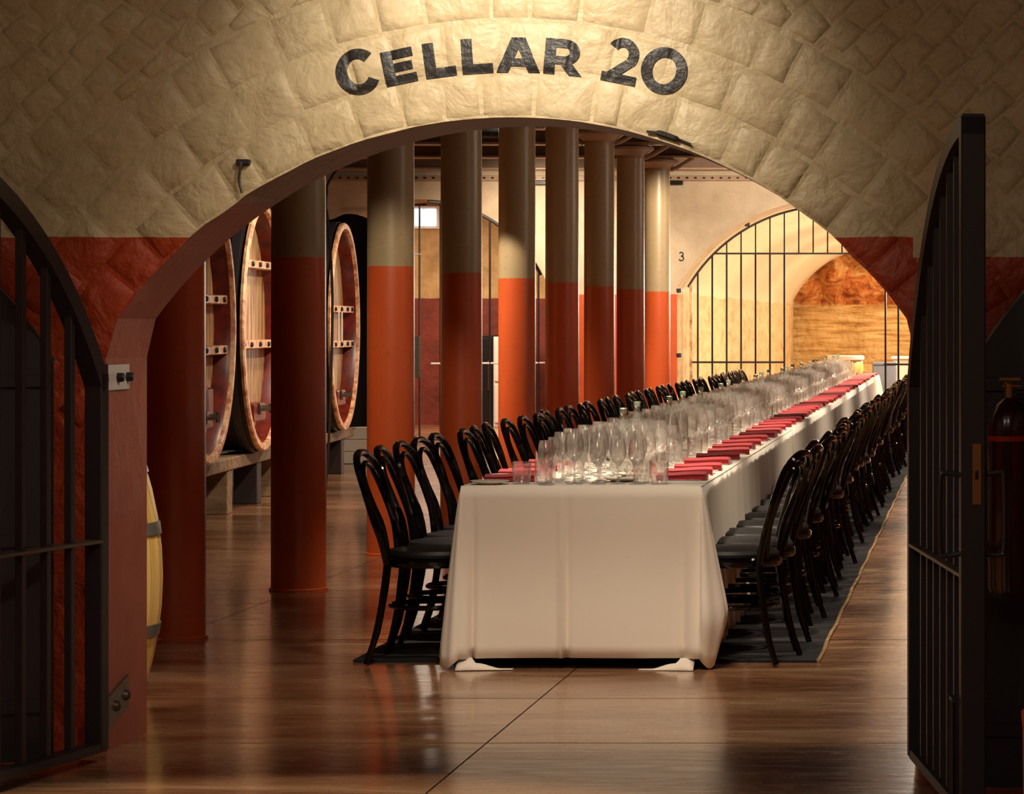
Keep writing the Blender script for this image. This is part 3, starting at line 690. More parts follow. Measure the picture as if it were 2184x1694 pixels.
# ================================================================== VATS on the left
def vat(k):
    Y = 20.6+2.2*k if k >= 0 else 18.4; X = -5.40-.076*(Y-20.6); Rv = .95
    labs = {0: 'leftmost visible vat, red varnished rim glowing beside the first column', 1: 'vat with pale staves and three cross bars between the first two columns', 2: 'vat of which only the right rim shows behind the second column', 3: 'farthest vat with narrow pale oval rim and dark red head'}
    t = thing('oak_vat', labs[k], 'vat', (X, Y, 1.37), math.atan(.076), 'oak vats in a row')
    # body behind the head (axis along -X)
    prof = [(Rv-.01, -.015), (Rv-.008, -.12), (Rv, -.5), (Rv+.004, -1.0), (Rv, -1.5), (Rv-.01, -2.0), (0, -2.0)]
    obj('body', lathe(bmesh.new(), prof, 64, 'X'), 'darkwood', t, True)
    # chime rim
    obj('rim', lathe(bmesh.new(), [(Rv, -.02), (Rv, .0), (Rv-.012, .012), (Rv-.055, .012), (Rv-.06, 0), (Rv-.065, -.14)], 64, 'X'), 'rimwood', t, True, angle=30)
    obj('rim_lining', lathe(bmesh.new(), [(Rv-.061, -.02), (Rv-.075, -.05), (Rv-.085, -.16)], 64, 'X'), 'varnish', t, True)
    obj('outer_hoop', lathe(bmesh.new(), [(Rv+.002, -.05), (Rv+.008, -.052), (Rv+.010, -.12), (Rv+.004, -.122)], 64, 'X'), 'iron', t, True)
    ry = Rv-.075; y = -ry
    red = (k == 3)
    while y < ry-.02:                                    # staves of the head, planks of uneven width
        wdt = random.uniform(.10, .15); y1 = min(y+wdt, ry); ym = max(abs(y), abs(y1))
        ya, yb = y+.008, y1-.008; za = math.sqrt(max(.0004, ry*ry-ya*ya)); zb = math.sqrt(max(.0004, ry*ry-yb*yb))
        bm = bmesh.new(); V = []
        for x in (-.135, -.16): V.append([bm.verts.new((x, a, z)) for a, z in ((ya, -za), (yb, -zb), (yb, zb), (ya, za))])
        bm.faces.new(V[0]); bm.faces.new(V[1][::-1])
        for q in range(4): bm.faces.new((V[0][q], V[0][(q+1) % 4], V[1][(q+1) % 4], V[1][q]))
        obj('head_plank', bm, 'stave', t); y = y1
    bars = {0: (.20, -.16), 1: (.48, -.13), 2: (.3, -.15), 3: (.16, -.16)}[k]
    for z in bars:
        hy = math.sqrt(ry*ry-z*z)-.01
        cb = obj('cross_bar', boxm(-.14, -.035, -hy, hy, z-.032, z+.032, bev=.006), 'rimwood', t)
        for s in (-.82, -.45, 0, .45, .82):
            bm = lathe(bmesh.new(), [(0, -.036), (.02, -.034), (.02, -.022), (.011, -.014), (0, -.014)], 8, 'X', (0, s*hy, z)); obj('bolt', bm, 'iron', cb)
    obj('hatch', boxm(-.14, -.03, -.27, .27, -.72 if k else -.70, -.58 if k else -.42, bev=.01), 'varnish', t)
    if k != 2:
        bm = bmesh.new(); tube(bm, [(-.03, .0, -.62), (.05, 0, -.62)], .022, 8); tube(bm, [(.05, 0, -.585), (.05, 0, -.655)], .014, 8); box(bm, -.03, -.01, -.07, .07, -.665, -.575, .004); obj('tap', bm, 'steel', t, True)
    if k == 3:
        for s in (-.2, .0): bm = bmesh.new(); tube(bm, [(-.03, s, -.14), (-.03, s, .14)], .010, 6); obj('gauge_tube', bm, 'plate_white', t)
    if k == 0:
        obj('round_door', lathe(bmesh.new(), [(0, -.03), (.2, -.03), (.21, -.04), (.21, -.14), (0, -.14)], 32, 'X', (0, -.1, -.55)), 'bin', t, True)
    return t
for k in range(4): vat(k)
# bearers with blocks under the vats
d_ = Vector((-.076, 1, 0)).normalized()
for off, lab in ((-.18, 'front timber bearer under the vats'), (-1.75, 'rear timber bearer under the vats in shadow')):
    br = thing('timber_bearer', lab+', on short posts', 'beam', (-5.28+off, 19.0, 0), math.atan2(d_.y, d_.x))
    for q in range(4): obj('beam', boxm(q*2.35+.01, q*2.35+2.34, -.10, .10, .32, .412, bev=.008), 'timber', br)
    for q in range(8):
        u = .55+q*1.15+(0.12 if q % 2 else 0); pt = obj('post', boxm(u-.10, u+.10, -.09, .09, 0, .32, bev=.006), 'darkwood' if q % 2 else 'timber', br)
# wedge chocks omitted where hidden; drape and plinth behind the last vat
bm = bmesh.new(); V = []
for i in range(61):
    x = -9.4+3.25*i/60; V.append([bm.verts.new((x, 29.6+.05*math.sin(i*1.1)+.03*math.sin(i*.43), z)) for z in (.37, 1.0, 1.8, 2.46+.03*math.sin(i*.7))])
for a, b in zip(V, V[1:]):
    for q in range(3): bm.faces.new((a[q], b[q], b[q+1], a[q+1]))
o = obj('black_drape', bm, 'drape', smooth=True)
sm = o.modifiers.new('thick', 'SOLIDIFY'); sm.thickness = .01
tag(o, 'black drape hanging behind the farthest vat, wavy at the top', 'drape')
pl = thing('white_plinth', 'low white block base under the black drape at the end of the vats', 'plinth', (-7.6, 29.7, 0))
for i in range(7):
    for j in range(3): obj('block', boxm(-1.85+i*.47+(.2 if j % 2 else 0)*(i < 6), -1.39+i*.47+(.2 if j % 2 else 0)*(i < 6), -.10, .10, .122*j+.002, .122*j+.120, bev=.006), 'white', pl)
# hose hanging from the ceiling near the second column
bm = bmesh.new(); hp = [(703, 385), (697, 410), (695, 440), (700, 480), (706, 560), (704, 640)]
tube(bm, smooth_path([((a-VX)*23.9/F, 23.9, CAMZ+(VY-b)*23.9/F) for a, b in [(760, 300)]+hp[:4]]+[((706-VX)*23.9/F, 23.95, 1.6), ((700-VX)*23.9/F, 23.95, .6), ((690-VX)*23.9/F, 23.95, .01)], 5), .011, 6)
tag(obj('hose', bm, 'darkwood', smooth=True), 'dark hose hanging down between the second and third columns', 'hose')

# ================================================================== FAR GATES
YG = 36.0; KG = F/YG
def arcpts(cx, cz, r, a0, a1, n): return [(cx+r*math.sin(a0+(a1-a0)*i/n), cz+r*math.cos(a0+(a1-a0)*i/n)) for i in range(n+1)]
c3x, c3z, r3 = -1.953, 1.4-(789.9-690)/K3, 363/K3-.045
g3 = thing('arched_grille', 'thin iron grille with transom filling the bright arch beside number 3', 'grille', (c3x, YG, 0))
topz = lambda x: c3z+math.sqrt(max(.01, r3*r3-(x-c3x)**2))
a0 = math.acos((1.84-c3z)/r3)
bm = bmesh.new(); tube(bm, [(x-c3x, 0, z) for x, z in arcpts(c3x, c3z, r3, -a0, a0, 40)], .014, 6); obj('arched_frame', bm, 'iron_thin', g3, True)
bm = bmesh.new(); hw = r3*math.sin(a0); tz = 2.246; tw = math.sqrt(r3*r3-(tz-c3z)**2)
tube(bm, [(-tw, 0, tz), (tw, 0, tz)], .011, 6); obj('transom', bm, 'iron_thin', g3)
bx = [-3.539+.1745*i for i in range(19)]
for i, x in enumerate(bx):
    if x > c3x+hw-.03: continue
    z1 = topz(x); z0 = tz if (z1 > tz) else None
    if z0 is None: continue
    bm = bmesh.new(); tube(bm, [(x-c3x, 0, tz), (x-c3x, 0, z1)], .0095, 6); obj('bar', bm, 'iron_thin', g3)
for x, z in ((-2.94, 2.60), (-3.70, 1.79), (-3.70, 1.02)):
    bm = boxm(x-c3x-.03, x-c3x+.03, -.7 if z < 2 else -.05, -.62 if z < 2 else .03, z-.025, z+.025, bev=.004); obj('bracket', bm, 'iron', g3)
gl = thing('gate_leaf', 'closed left leaf of thin bars below the transom of the bright arch', 'gate', (-3.64, YG, 0))
for i in range(7):
    x = bx[i]; z1 = min(tz, topz(x)); bm = bmesh.new(); tube(bm, [(x+3.64, 0, .05), (x+3.64, 0, z1)], .0125, 6); obj('bar', bm, 'iron_thin', gl)
for z in (.93, .05): bm = bmesh.new(); tube(bm, [(0, 0, z), (bx[6]+3.64, 0, z)], .012, 6); obj('rail', bm, 'iron_thin', gl)
obj('stile', boxm(.0, .035, -.015, .015, .03, 1.86), 'rimwood', gl)
gr = thing('gate_leaf', 'right leaf of thin bars standing open beyond the far end of the table', 'gate', (-.24, YG, 0), R(180-16))
for i in range(7): bm = bmesh.new(); tube(bm, [(.09+i*.165, 0, .05), (.09+i*.165, 0, 2.1)], .0125, 6); obj('bar', bm, 'iron_thin', gr)
for z in (.90, 2.1, .05): bm = bmesh.new(); tube(bm, [(0, 0, z), (1.1, 0, z)], .012, 6); obj('rail', bm, 'iron_thin', gr)
# gate of the store room arch
c2x, c2z, rr2 = -6.745, 1.4-(425+288-690)/K3, 288/K3-.05
g2 = thing('gate_leaf', 'left leaf of thin bars in the store room arch, seen between columns', 'gate', (-8.18, 35.6, 0))
for i in range(10):
    x = .08+.141*i; z1 = c2z+math.sqrt(max(.01, rr2*rr2-(-8.18+x-c2x)**2)); bm = bmesh.new(); tube(bm, [(x, 0, .04), (x, 0, z1)], .012, 6); obj('bar', bm, 'iron_thin', g2)
for z in (.93, 2.23, .04): bm = bmesh.new(); tube(bm, [(0.04 if z < 2.2 else .12, 0, z), (1.36, 0, z)], .012, 6); obj('rail', bm, 'plate_white' if z > .5 else 'iron_thin', g2)
bm = bmesh.new(); tube(bm, [(x+8.18, 0, z) for x, z in arcpts(c2x, c2z, rr2, -1.15, 0, 20)], .014, 6); obj('arched_frame', bm, 'iron_thin', g2, True)
obj('lock_box', boxm(1.26, 1.36, -.03, .03, .75, 1.25, bev=.006), 'zinc', g2)
g2r = thing('gate_leaf', 'right leaf of the store room gate swung open, seen past the fourth column', 'gate', (-5.31, 35.45, 0), R(180+28))
for i in range(5):
    x = .08+.3*i; z1 = c2z+math.sqrt(max(.01, rr2*rr2-(1.435-x)**2)); bm = bmesh.new(); tube(bm, [(x, 0, .04), (x, 0, z1)], .013, 6); obj('bar', bm, 'plate_white' if i == 3 else 'iron_thin', g2r)  # one bar is white: the light on it is put into its colour
for z in (.93, .04): bm = bmesh.new(); tube(bm, [(0, 0, z), (1.4, 0, z)], .012, 6); obj('rail', bm, 'plate_white' if z > .5 else 'iron_thin', g2r)
bm = bmesh.new(); tube(bm, [(1.435+x, 0, c2z+z) for x, z in arcpts(0, 0, rr2, -1.1, 0, 16)], .02, 6); obj('arched_frame', bm, 'iron_thin', g2r, True)
# door knob post, fridge in the store room
fr = thing('drinks_cabinet', 'black cabinet with pale edge in the store room behind the arch', 'cabinet', (-6.85, 40.4, 0))
obj('carcass', boxm(-.32, .14, -.3, .3, 0, 1.24, bev=.01), 'black', fr); d1 = obj('door', boxm(-.30, .12, -.33, -.302, .05, 1.2, bev=.005), 'black', fr)
obj('handle', boxm(.085, .1, -.36, -.33, .5, .9, bev=.003), 'steel', d1)
fr2 = thing('white_cupboard', 'white cupboard beside the black cabinet in the store room', 'cupboard', (-6.5, 40.4, 0))
obj('carcass', boxm(-.2, .25, -.3, .3, 0, 1.22, bev=.01), 'white', fr2); obj('door', boxm(-.18, .23, -.32, -.302, .06, .58, bev=.005), 'white', fr2); obj('door', boxm(-.18, .23, -.32, -.302, .62, 1.18, bev=.005), 'white', fr2)

# ================================================================== TABLE: carpet, cloths
cp = thing('carpet_runner', 'charcoal carpet runner under the long table and both chair rows', 'carpet', (-1.65, 12.27, 0))
bm = bmesh.new(); V = []
for i in range(25):
    y = 22.4*i/24; V.append([bm.verts.new((x+(-.0035*y), y, z)) for x, z in ((-.97, 0), (-.97, .009), (.935, .009), (.935, 0))])
for a, b in zip(V, V[1:]):
    for q in range(3): bm.faces.new((a[q], a[q+1], b[q+1], b[q]))
bm.faces.new(V[0]); bm.faces.new(V[-1][::-1]); obj('pile', bm, 'carpet', cp)
bm = bmesh.new(); tube(bm, [(.94-.0035*22.4*i/60+.004*math.sin(i*1.9), 22.4*i/60, .008) for i in range(61)], .008, 5); obj('binding', bm, 'carpet_edge', cp)
bm = bmesh.new(); tube(bm, [(-.975-.0035*22.4*i/60, 22.4*i/60, .007) for i in range(61)], .006, 5); obj('binding', bm, 'carpet', cp)
TW = .968; TY0, TY1 = 12.06, 38.0; TZ = .740
def edgeR(y): return -1.175-.0095*(y-12.06)
def edgeL(y): return edgeR(y)-TW
NC = 4; seams = [TY0, 18.5, 25.0, 31.5, TY1]
def cloth(i):
    y0, y1 = seams[i]-(0 if i == 0 else .0), seams[i+1]; first, last = i == 0, i == NC-1
    zt = TZ+.0015*(i % 2)
    bm = bmesh.new()
    # perimeter (x, y, nx, ny, corner weight)
    per = []
    nl = int((y1-y0)/.045)
    def side(R_):
        L_ = []
        for k in range(nl+1):
            y = y0+(y1-y0)*k/nl; L_.append(((edgeR(y) if R_ else edgeL(y)), y, 1 if R_ else -1, 0, 0, y))
        return L_
    def corner(cx, cy, a0, a1, n=14):
        return [(cx, cy, math.cos(a0+(a1-a0)*k/n), math.sin(a0+(a1-a0)*k/n), math.sin(pi*k/n), 0) for k in range(1, n)]
    right = side(True); left = side(False)
    chain = list(reversed(left))
    if first:
        chain += corner(edgeL(y0), y0, pi, 1.5*pi)
        chain += [(edgeL(y0)+TW*k/100, y0, 0, -1, 0, 0) for k in range(101)]
        chain += corner(edgeR(y0), y0, 1.5*pi, 2*pi)
        chain += right
        loops = [chain]
    else: loops = [chain, right]
    if last:
        c2 = right+corner(edgeR(y1), y1, 0, .5*pi)+[(edgeR(y1)-TW*k/10, y1, 0, 1, 0, 0) for k in range(11)]+corner(edgeL(y1), y1, .5*pi, pi)
        loops = [chain, c2]
    NV = 14
    for lp in loops:
        V = []
        for (x, y, nx, ny, cw, yy) in lp:
            row = []; isR = nx > .5 and cw == 0; front = ny < -.5 and cw == 0
            for v in range(NV+1):
                t = v/NV
                drop = (zt-.045) if not cw else (zt-.045)+.04*cw
                z = zt-drop*t
                off = .004+.012*t
                if front:
                    u = (x-edgeL(TY0))/TW; off += .020*t*t*(1-abs(2*u-1))*.5-.018*t**.6*math.exp(-((u-.442)/.012)**2)+.018*t**.6*math.exp(-((u-.418)/.010)**2)-.045*t*math.exp(-((u-.050)/.012)**2)+.008*t*math.sin(u*9+1)-.02*t*math.exp(-((u-.93)/.02)**2)
                    wc = math.exp(-(u/.07)**2)+math.exp(-((1-u)/.07)**2); off += .05*t*wc
                    z -= .0
                elif cw or (first and y < TY0+.35):
                    w_ = cw if cw else 1-(y-TY0)/.35
                    rt = nx > 0 or (cw and x > -1.6)
                    if rt: e = .115*(t/.74)**.9 if t < .74 else .115-.060*((t-.74)/.26)
                    else: e = .085*t**.8
                    off += e*(.55+.45*w_)*(1 if cw else w_)*(1+.22*math.cos(4*math.atan2(ny, nx))) if cw else e*w_*.9
                else:
                    ph = noise.noise(Vector((yy*1.4, i*7.7, .3)))*6
                    off += t*(.016+.016*math.sin(yy*16+ph))+.008*math.sin(yy*37+ph*2)*t*t
                if z > zt-.012: off = min(off, .003+.012*(t))
                row.append(bm.verts.new((x+nx*off, y+ny*off, max(z, .004))))
            V.append(row)
        for a, b in zip(V, V[1:]):
            for q in range(NV): bm.faces.new((a[q], b[q], b[q+1], a[q+1]))
    # top
    n = 30; Vt = []
    for k in range(n+1):
        y = y0+(y1-y0)*k/n; Vt.append([bm.verts.new((edgeL(y)-.004+(TW+.008)*q/8, y, zt)) for q in range(9)])
    for a, b in zip(Vt, Vt[1:]):
        for q in range(8): bm.faces.new((a[q], a[q+1], b[q+1], b[q]))
    if first:   # tails of cloth lying on the floor at both front corners
        for sx, cx in ((1, edgeL(y0)-.01), (-1, edgeR(y0)-.02)):
            V = []
            for k in range(13):
                s = k/12; row = []
                for q in range(7):
                    t = q/6; wv = .032*math.sin(pi*min(1, s*1.3))*(1-s)**.6
                    x = cx+sx*(.0+.225*s); yb = y0-.10+.03*s
                    row.append(bm.verts.new((x, yb+t*(.09-.05*s), .003+wv*math.sin(pi*t)+(.05*(1-s)*t if s < .3 else 0))))
                V.append(row)
            for a, b in zip(V, V[1:]):
                for q in range(6): bm.faces.new((a[q], b[q], b[q+1], a[q+1]))
    bmesh.ops.remove_doubles(bm, verts=bm.verts, dist=.0006)
    o = obj('tablecloth', bm, 'linen', smooth=True, angle=70)
    sm = o.modifiers.new('thick', 'SOLIDIFY'); sm.thickness = .0015; sm.offset = -1
    tag(o, ['nearest white tablecloth, its smooth front drop and corner tails touching the floor', 'second white tablecloth along the long table, from its first side seam', 'third white tablecloth along the long table', 'farthest white tablecloth, ending beyond the lit arch'][i], 'tablecloth', 'white tablecloths end to end')
for i in range(NC): cloth(i)

# ================================================================== CHAIRS (facing +X in local space, back at -X)
def make_chair(label):
    c = thing('bentwood_chair', label, 'chair')
    SZ = .445
    obj('seat', lathe(bmesh.new(), [(0, SZ-.012), (.185, SZ-.012), (.198, SZ-.004), (.2, SZ+.008), (.19, SZ+.022), (.14, SZ+.030), (0, SZ+.032)], 28), 'vinyl', c, True)
    obj('seat_rim', lathe(bmesh.new(), [(.165, SZ-.045), (.205, SZ-.045), (.212, SZ-.035), (.212, SZ-.015), (.203, SZ-.006), (.165, SZ-.01)], 28), 'lacquer', c, True)
    # outer hoop
    pts = [(-.165, -.155, SZ-.04), (-.185, -.172, SZ+.06), (-.215, -.190, .60), (-.252, -.192, .72), (-.285, -.165, .81), (-.305, -.095, .853), (-.312, 0, .865)]
    full = pts+[(x, -y, z) for x, y, z in reversed(pts[:-1])]
    bm = bmesh.new(); tube(bm, smooth_path(full, 4), .0155, 8); obj('back_hoop', bm, 'lacquer', c, True)
    pts = [(-.175, -.085, SZ-.02), (-.195, -.105, .56), (-.232, -.125, .66), (-.266, -.118, .745), (-.284, -.075, .80), (-.292, 0, .822)]
    full = pts+[(x, -y, z) for x, y, z in reversed(pts[:-1])]
    bm = bmesh.new(); tube(bm, smooth_path(full, 4), .0115, 8); obj('inner_hoop', bm, 'lacquer', c, True)
    for s in (-1, 1):
        bm = bmesh.new(); tube(bm, smooth_path([(-.165, s*.155, SZ-.03), (-.178, s*.162, .30), (-.205, s*.175, .14), (-.245, s*.188, 0.009)], 3), [.0165]*4+[.015]*3+[.013]*3, 8); obj('leg', bm, 'lacquer', c, True)
        bm = bmesh.new(); tube(bm, smooth_path([(.150, s*.135, SZ-.03), (.155, s*.142, .30), (.165, s*.152, .14), (.185, s*.165, 0.009)], 3), [.0175]*4+[.015]*3+[.012]*3, 8); obj('leg', bm, 'lacquer', c, True)
    bm = bmesh.new(); tube(bm, [(.175*math.cos(2*pi*k/24)-.008, .162*math.sin(2*pi*k/24), .235) for k in range(24)], .0105, 8, closed=True); obj('foot_ring', bm, 'lacquer', c, True)
    return c
leftY = [12.32, 12.76, 13.22, 13.68, 14.20, 14.76, 15.24, 15.72, 16.36]
while leftY[-1] < 33.4: leftY.append(leftY[-1]+.53+random.uniform(-.05, .05))
rightY = [12.33]
while rightY[-1] < 33.4: rightY.append(rightY[-1]+.525+random.uniform(-.045, .045))
def chair_label(side, i, n):
    if i == 0: return 'nearest black bentwood chair in the %s row, beside the front of the white cloth' % side
    if i == n-1: return 'farthest black bentwood chair in the %s row' % side
    return 'black bentwood chair with padded seat, %s from the near end of the %s row' % (ordw(i), side)
chair0 = make_chair(chair_label('left', 0, 9)); index_kids(chair0)
for side, Ys in (('left', leftY), ('right', rightY)):
    for i, y in enumerate(Ys):
        if side == 'left': x = -2.298-.0125*(y-12.3)+(random.uniform(-.025, .025) if i else 0); rz = random.uniform(-.07, .07)
        else: x = -1.075-.0035*(y-12.3)+(random.uniform(-.03, .045) if i else 0); rz = pi-.10+random.uniform(-.07, .07) if i else pi-.20
        lab = chair_label(side, i, len(Ys))
        c = chair0 if (side == 'left' and i == 0) else copy_tree(chair0, None, None, lab)
        c.location = (x, y, 0); c.rotation_euler = (0, 0, rz); c['group'] = 'bentwood chairs in the %s row' % side

# ================================================================== TABLEWARE
def zone(y): return 0 if y < seams[1] else 1 if y < seams[2] else 2 if y < seams[3] else 3
ZN = ['nearest', 'second', 'third', 'farthest']
def surf(y): return TZ+.0015*(zone(y) % 2)+.001
seats = []
yL = [y+.02 for y in leftY]; yR = [12.45, 12.86, 13.26, 13.83, 14.35, 14.92, 15.45, 16.0, 16.6]
while yR[-1] < 37.0: yR.append(yR[-1]+.53+random.uniform(-.03, .03))
while yL[-1] < 37.0: yL.append(yL[-1]+.53)
# napkin: folded pad, two layers, slightly tented
def napkin_proto():
    t = thing('red_napkin', 'x', 'napkin')
    bm = bmesh.new(); L_, W_ = .105, .055
    prof = [(-W_, .002), (-W_, .020), (-W_*.4, .030), (W_*.5, .027), (W_, .012), (W_, .002)]
    V = [[bm.verts.new((x, y, z+(.004*math.sin(x*22) if z > .01 else 0))) for y, z in prof] for x in [-L_+2*L_*k/6 for k in range(7)]]
    for a, b in zip(V, V[1:]):
        for q in range(len(prof)): bm.faces.new((a[q], a[(q+1) % 6], b[(q+1) % 6], b[q]))
    bm.faces.new(V[0]); bm.faces.new(V[-1][::-1]); obj('folded_cloth', bm, 'napkin', t, True, angle=35)
    bm = bmesh.new(); V = []
    for k in range(7):
        x = -L_*.98+2*L_*.98*k/6; V.append([bm.verts.new((x, y, z+.003*math.sin(x*22))) for y, z in ((-W_*1.12, .024), (-W_*.4, .034), (W_*.45, .031), (W_*.45, .029), (-W_*.4, .0315), (-W_*1.12, .0215))])
    for a, b in zip(V, V[1:]):
        for q in range(6): bm.faces.new((a[q], a[(q+1) % 6], b[(q+1) % 6], b[q]))
    bm.faces.new(V[0]); bm.faces.new(V[-1][::-1]); obj('top_fold', bm, 'napkin', t, True, angle=35)
    return t
nap = napkin_proto(); index_kids(nap); first = True
plate_me = finish(lathe(bmesh.new(), [(0, .003), (.045, .002), (.05, .005), (.078, .013), (.080, .015), (.076, .0165), (.048, .008), (0, .006)], 32), True); plate_me.materials.append(MAT['china'])
def cutlery(kind):
    bm = bmesh.new()
    if kind == 'knife':
        box(bm, -.1, -.005, -.006, .006, .001, .006, .001); box(bm, -.005, .10, -.008, .008, .002, .004, .0005)
    else:
        box(bm, -.095, .03, -.004, .004, .001, .005, .001); box(bm, .03, .055, -.011, .011, .002, .0045, .001)
        for q in (-.009, -.003, .003, .009): box(bm, .055, .095, q-.0016, q+.0016, .002, .004)
    me = finish(bm); me.materials.append(MAT['steel']); return me
KN, FK = cutlery('knife'), cutlery('fork')
for side, Ys in (('left', yL), ('right', yR)):
    for i, y in enumerate(Ys):
        e = edgeL(y)+.115+.02 if side == 'left' else edgeR(y)-.115-.008
        lab = 'folded red napkin, %s from the near end along the %s table edge' % (ordw(i), side)
        z = surf(y)
        if first: c = nap; c['label'] = lab; first = False
        else: c = copy_tree(nap, None, None, lab)
        c.location = (e+random.uniform(-.012, .012), y+.08, z); c.rotation_euler = (0, 0, random.uniform(-.12, .12)); c['group'] = 'red napkins on the %s edge' % side
        px_ = edgeL(y)+.092 if side == 'left' else edgeR(y)-.36
        pz = y-.115 if side == 'left' else y-.05
        if i == 0 and side == 'left': px_, pz = -2.052, 12.185
        o = link('side_plate', plate_me, loc=(px_+random.uniform(-.005, .005), pz, z))
        tag(o, 'small white side plate on the front left corner of the cloth' if (i == 0 and side == 'left') else 'small white side plate beside the %s red napkin on the %s' % (ordw(i), side), 'plate', 'side plates on the %s' % side)
        if i < 12:
            for me, nm, dy in ((KN, 'knife', .155), (FK, 'fork', .005)):
                if side == 'left' and nm == 'fork': continue
                o = link(nm, me, loc=((edgeL(y)+.13) if side == 'left' else (edgeR(y)-.12), y+dy-.012 if nm == 'fork' else y+dy, z), rot=(0, 0, (pi if side == 'right' else 0)+random.uniform(-.04, .04)))
                tag(o, 'steel %s beside the %s red napkin on the %s side' % (nm, ordw(i), side), nm, 'cutlery on the %s' % side)
# glass meshes (thin wall)
def gl_mesh(prof, n=18, mat='glass'):
    me = finish(lathe(bmesh.new(), prof, n), True, 60); me.materials.append(MAT[mat]); return me
wine = gl_mesh([(0, .004), (.012, .005), (.034, .002), (.035, .0), (.0, .0)][::-1]+[(.010, .008), (.0045, .014), (.0038, .05), (.0042, .085), (.010, .094), (.026, .106), (.037, .125), (.0405, .145), (.0385, .172), (.033, .207)])
wine2 = gl_mesh([(0, .0), (.033, .0), (.033, .002), (.012, .005), (.0045, .012), (.0038, .06), (.009, .078), (.024, .09), (.033, .108), (.035, .128), (.032, .155), (.027, .182)])
flute = gl_mesh([(0, .0), (.031, .0), (.031, .002), (.01, .005), (.004, .012), (.0038, .07), (.010, .085), (.020, .11), (.024, .145), (.022, .185), (.020, .215)])
tumb = gl_mesh([(0, .004), (.029, .004), (.029, .0), (.032, .001), (.036, .02), (.039, .06), (.0385, .092)])
bott = gl_mesh([(0, .0), (.034, .0), (.037, .006), (.037, .15), (.034, .18), (.022, .215), (.0145, .235), (.0135, .268), (.0145, .27), (.0145, .28)], 20, 'bottle')
cap_me = finish(lathe(bmesh.new(), [(.0155, .268), (.016, .27), (.016, .288), (.013, .291), (0, .291)], 14), True); cap_me.materials.append(MAT['cap'])
lab_me = finish(lathe(bmesh.new(), [(.0375, .06), (.0375, .13)], 20), True); lab_me.materials.append(MAT['paper'])
placed = []
def free(x, y, r):
    for (a, b, q) in placed[-160:]:
        if (a-x)**2+(b-y)**2 < (r+q)**2: return False
    return True
items = []                                             # (kind, mesh, x, y, radius, label)
for i in range(48):                                    # bottles along the centre line
    y = 12.95+i*.53
    if y < 37 and i % 2 == 0: items.append(('b', bott, (edgeL(y)+edgeR(y))/2+(-.10 if i % 2 else .06)+random.uniform(-.03, .03)-.02, y, .038, ''))
rowsL = [y for y in yL]; rowsR = [y for y in yR]
for Ys, side in ((rowsL, 'left'), (rowsR, 'right')):
    for k, y in enumerate(Ys):
        sgn = 1 if side == 'left' else -1
        e = edgeL(y) if side == 'left' else edgeR(y)
        st = 'at the %s setting of the %s side' % (ordw(k), side)
        for kind, me, du, dy, r, lb in (('t', tumb, .275, -.12, .040, 'clear water tumbler'), ('w', wine, .355, .02, .042, 'large stemmed wine glass, outer,'), ('v', wine2, .31, .14, .037, 'small stemmed wine glass, outer,'),
                                    ('w', wine, .43, -.13, .042, 'large stemmed wine glass, inner,'), ('v', wine2, .415, .145, .037, 'small stemmed wine glass, inner,'), ('f', flute, .46, .02, .026, 'slim champagne flute'), ('w', wine, .44, .23, .042, 'large stemmed wine glass, farther inner,'), ('v', wine2, .34, -.21, .037, 'small stemmed wine glass, nearer outer,')):
            items.append((kind, me, e+sgn*du+random.uniform(-.012, .012), y+dy+random.uniform(-.02, .02), r, lb+' '+st))
items += [('t', tumb, -1.925, 12.22, .039, 'water tumbler standing just right of the front left side plate'), ('t', tumb, -1.845, 12.30, .039, 'second water tumbler right of the front left side plate')]
for k, (x, q) in enumerate(((-1.79, 'w'), (-1.70, 'w'), (-1.61, 'v'), (-1.53, 'w'), (-1.45, 'v'), (-1.375, 't'))):
    items.append((q, {'w': wine, 'v': wine2, 't': tumb}[q], x, 12.20+.03*(k % 2), .04, '%s glass of the front rank facing the cloth edge, from the left' % ordw(k)))
pr = {'b': 0, 'w': 1, 'v': 1, 't': 1, 'f': 1}
items.sort(key=lambda q: (q[3]))
gridp = {}
def okp(x, y, r):
    cx, cy = int(x/.1), int(y/.1)
    for a in (-1, 0, 1):
        for b in (-1, 0, 1):
            for (px_, py_, pr_) in gridp.get((cx+a, cy+b), ()):
                if (px_-x)**2+(py_-y)**2 < (pr_+r+.001)**2: return False
    return True
cntk = {'w': 0, 'v': 0, 't': 0, 'f': 0, 'b': 0}; rest = bmesh.new(); nrest = 0
NMS = {'w': ('wine_glass', 'large clear stemmed wine glass', 'wine glass'), 'v': ('wine_glass', 'small clear stemmed wine glass', 'wine glass'), 't': ('tumbler', 'clear water tumbler', 'tumbler'), 'f': ('champagne_flute', 'clear champagne flute', 'flute')}
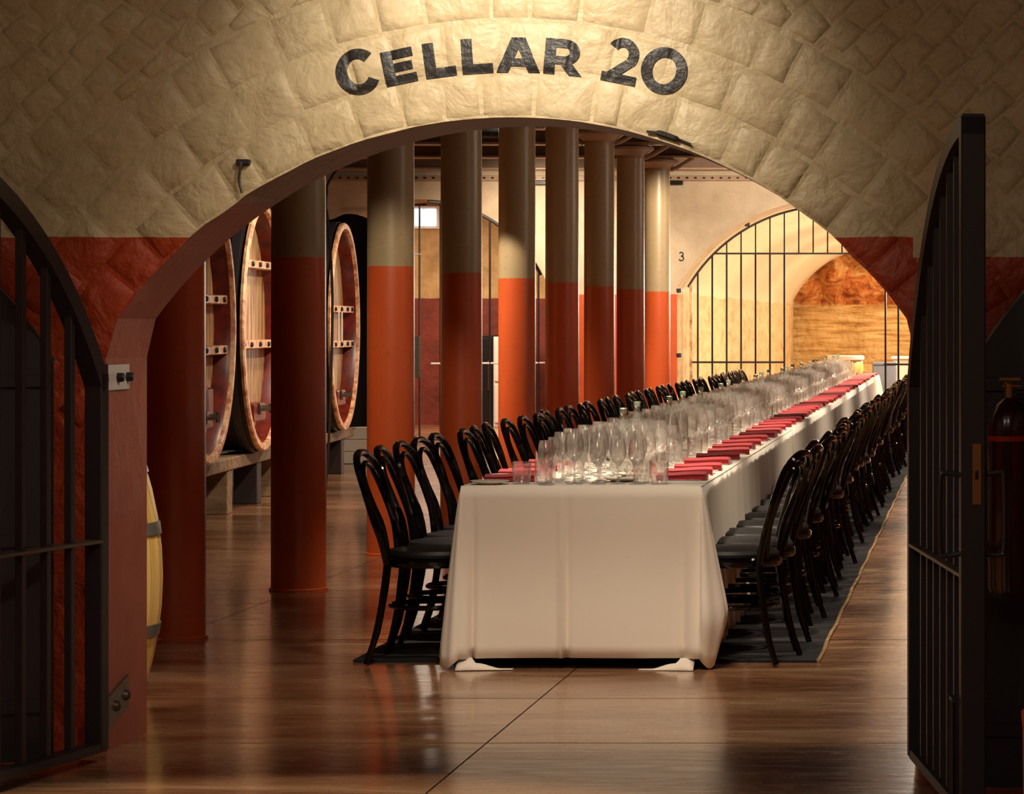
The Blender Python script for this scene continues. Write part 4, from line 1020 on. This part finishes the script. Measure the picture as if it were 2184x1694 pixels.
for kind, me, x, y, r, lab in sorted(items, key=lambda q: (pr[q[0]], q[3])):
    for tries in range(4):
        if okp(x, y, r): break
        x += random.uniform(-.03, .03); y += random.uniform(-.03, .03)
    else: continue
    if y > 37.1: continue
    gridp.setdefault((int(x/.1), int(y/.1)), []).append((x, y, r))
    mid = (edgeL(y)+edgeR(y))/2; side = 'left' if x < mid else 'right'; z = surf(y)
    if kind == 'b':
        cntk['b'] += 1
        bo = link('water_bottle', bott, loc=(x, y, z)); tag(bo, 'clear glass water bottle with pale cap, %s from the near end of the table' % ordw(cntk['b']-1), 'bottle', 'water bottles on the table')
        link('cap', cap_me, parent=bo); link('bottle_label', lab_me, parent=bo)
        continue
    if kind in 'wv' and cntk['w']+cntk['v'] >= 296:
        m2 = me.copy(); m2.transform(Matrix.Translation((x, y, z))); rest.from_mesh(m2); bpy.data.meshes.remove(m2); continue
    cntk[kind] += 1; nm, lb, ct_ = NMS[kind]
    o = link(nm, me, loc=(x, y, z))
    tag(o, lab, ct_, ct_+('s' if ct_[-1] != 's' else 'es')+' on the %s half of the table' % side)
me = bpy.data.meshes.new('m'); rest.to_mesh(me); rest.free()
for p in me.polygons: p.use_smooth = True
me.materials.append(MAT['glass']); o = link('wine_glasses', me); o['kind'] = 'stuff'; tag(o, 'crowd of far wine glasses at the distant end of the long table', 'wine glasses')

# ================================================================== FAR END
ck = barrel('small_cask', 'small tan cask with a white lid at the far end of the table', (-1.80, 37.55, TZ+.001), .20, .20, .17, 'paleoak', ((.01, .02), (.165, .02)), None, 18)
bm = lathe(bmesh.new(), [(0, 0), (.235, 0), (.24, .01), (.24, .045), (.22, .055), (0, .055)], 28); tag(obj('white_tub_lid', bm, 'china', smooth=True, loc=(-1.83, 37.55, TZ+.202)), 'round white lid lying on top of the small cask', 'lid')
gc = thing('grey_crate', 'grey crate behind the far right corner of the table', 'crate', (-1.38, 38.6, 0))
obj('body', boxm(-.14, .16, -.2, .2, .0, .86, bev=.01), 'grey', gc); obj('lid', boxm(-.15, .17, -.21, .21, .86, .90, bev=.008), 'grey', gc)
wc = thing('white_counter', 'white draped counter in the tunnel beyond the table end', 'counter', (-.85, 41.5, 0))
obj('front_panel', boxm(-.5, .6, -.3, .3, 0, .9, bev=.02), 'linen', wc); obj('counter_top', boxm(-.53, .62, -.33, .33, .9, .94, bev=.01), 'white', wc)
# track spotlight under the ceiling
for (px_, py_, Y, lab) in ((1040, 282, 21.4, 'black spotlight under the ceiling between the fourth and fifth columns'), (1480, 300, 30.0, 'black spotlight under the ceiling above the far chairs')):
    x = (px_-VX)*Y/F; z = CAMZ+(VY-py_)*Y/F
    s_ = thing('ceiling_spotlight', lab, 'spotlight', (x, Y, z), .3)
    bm = bmesh.new(); lathe(bm, [(0, -.06), (.035, -.06), (.04, -.05), (.04, .06), (.045, .07), (.04, .075), (0, .06)], 16, 'X'); obj('housing', bm, 'black', s_, True)
    bm = bmesh.new(); tube(bm, [(0, 0, .03), (0, 0, 3.62-z)], .008, 6); obj('stem', bm, 'black', s_)
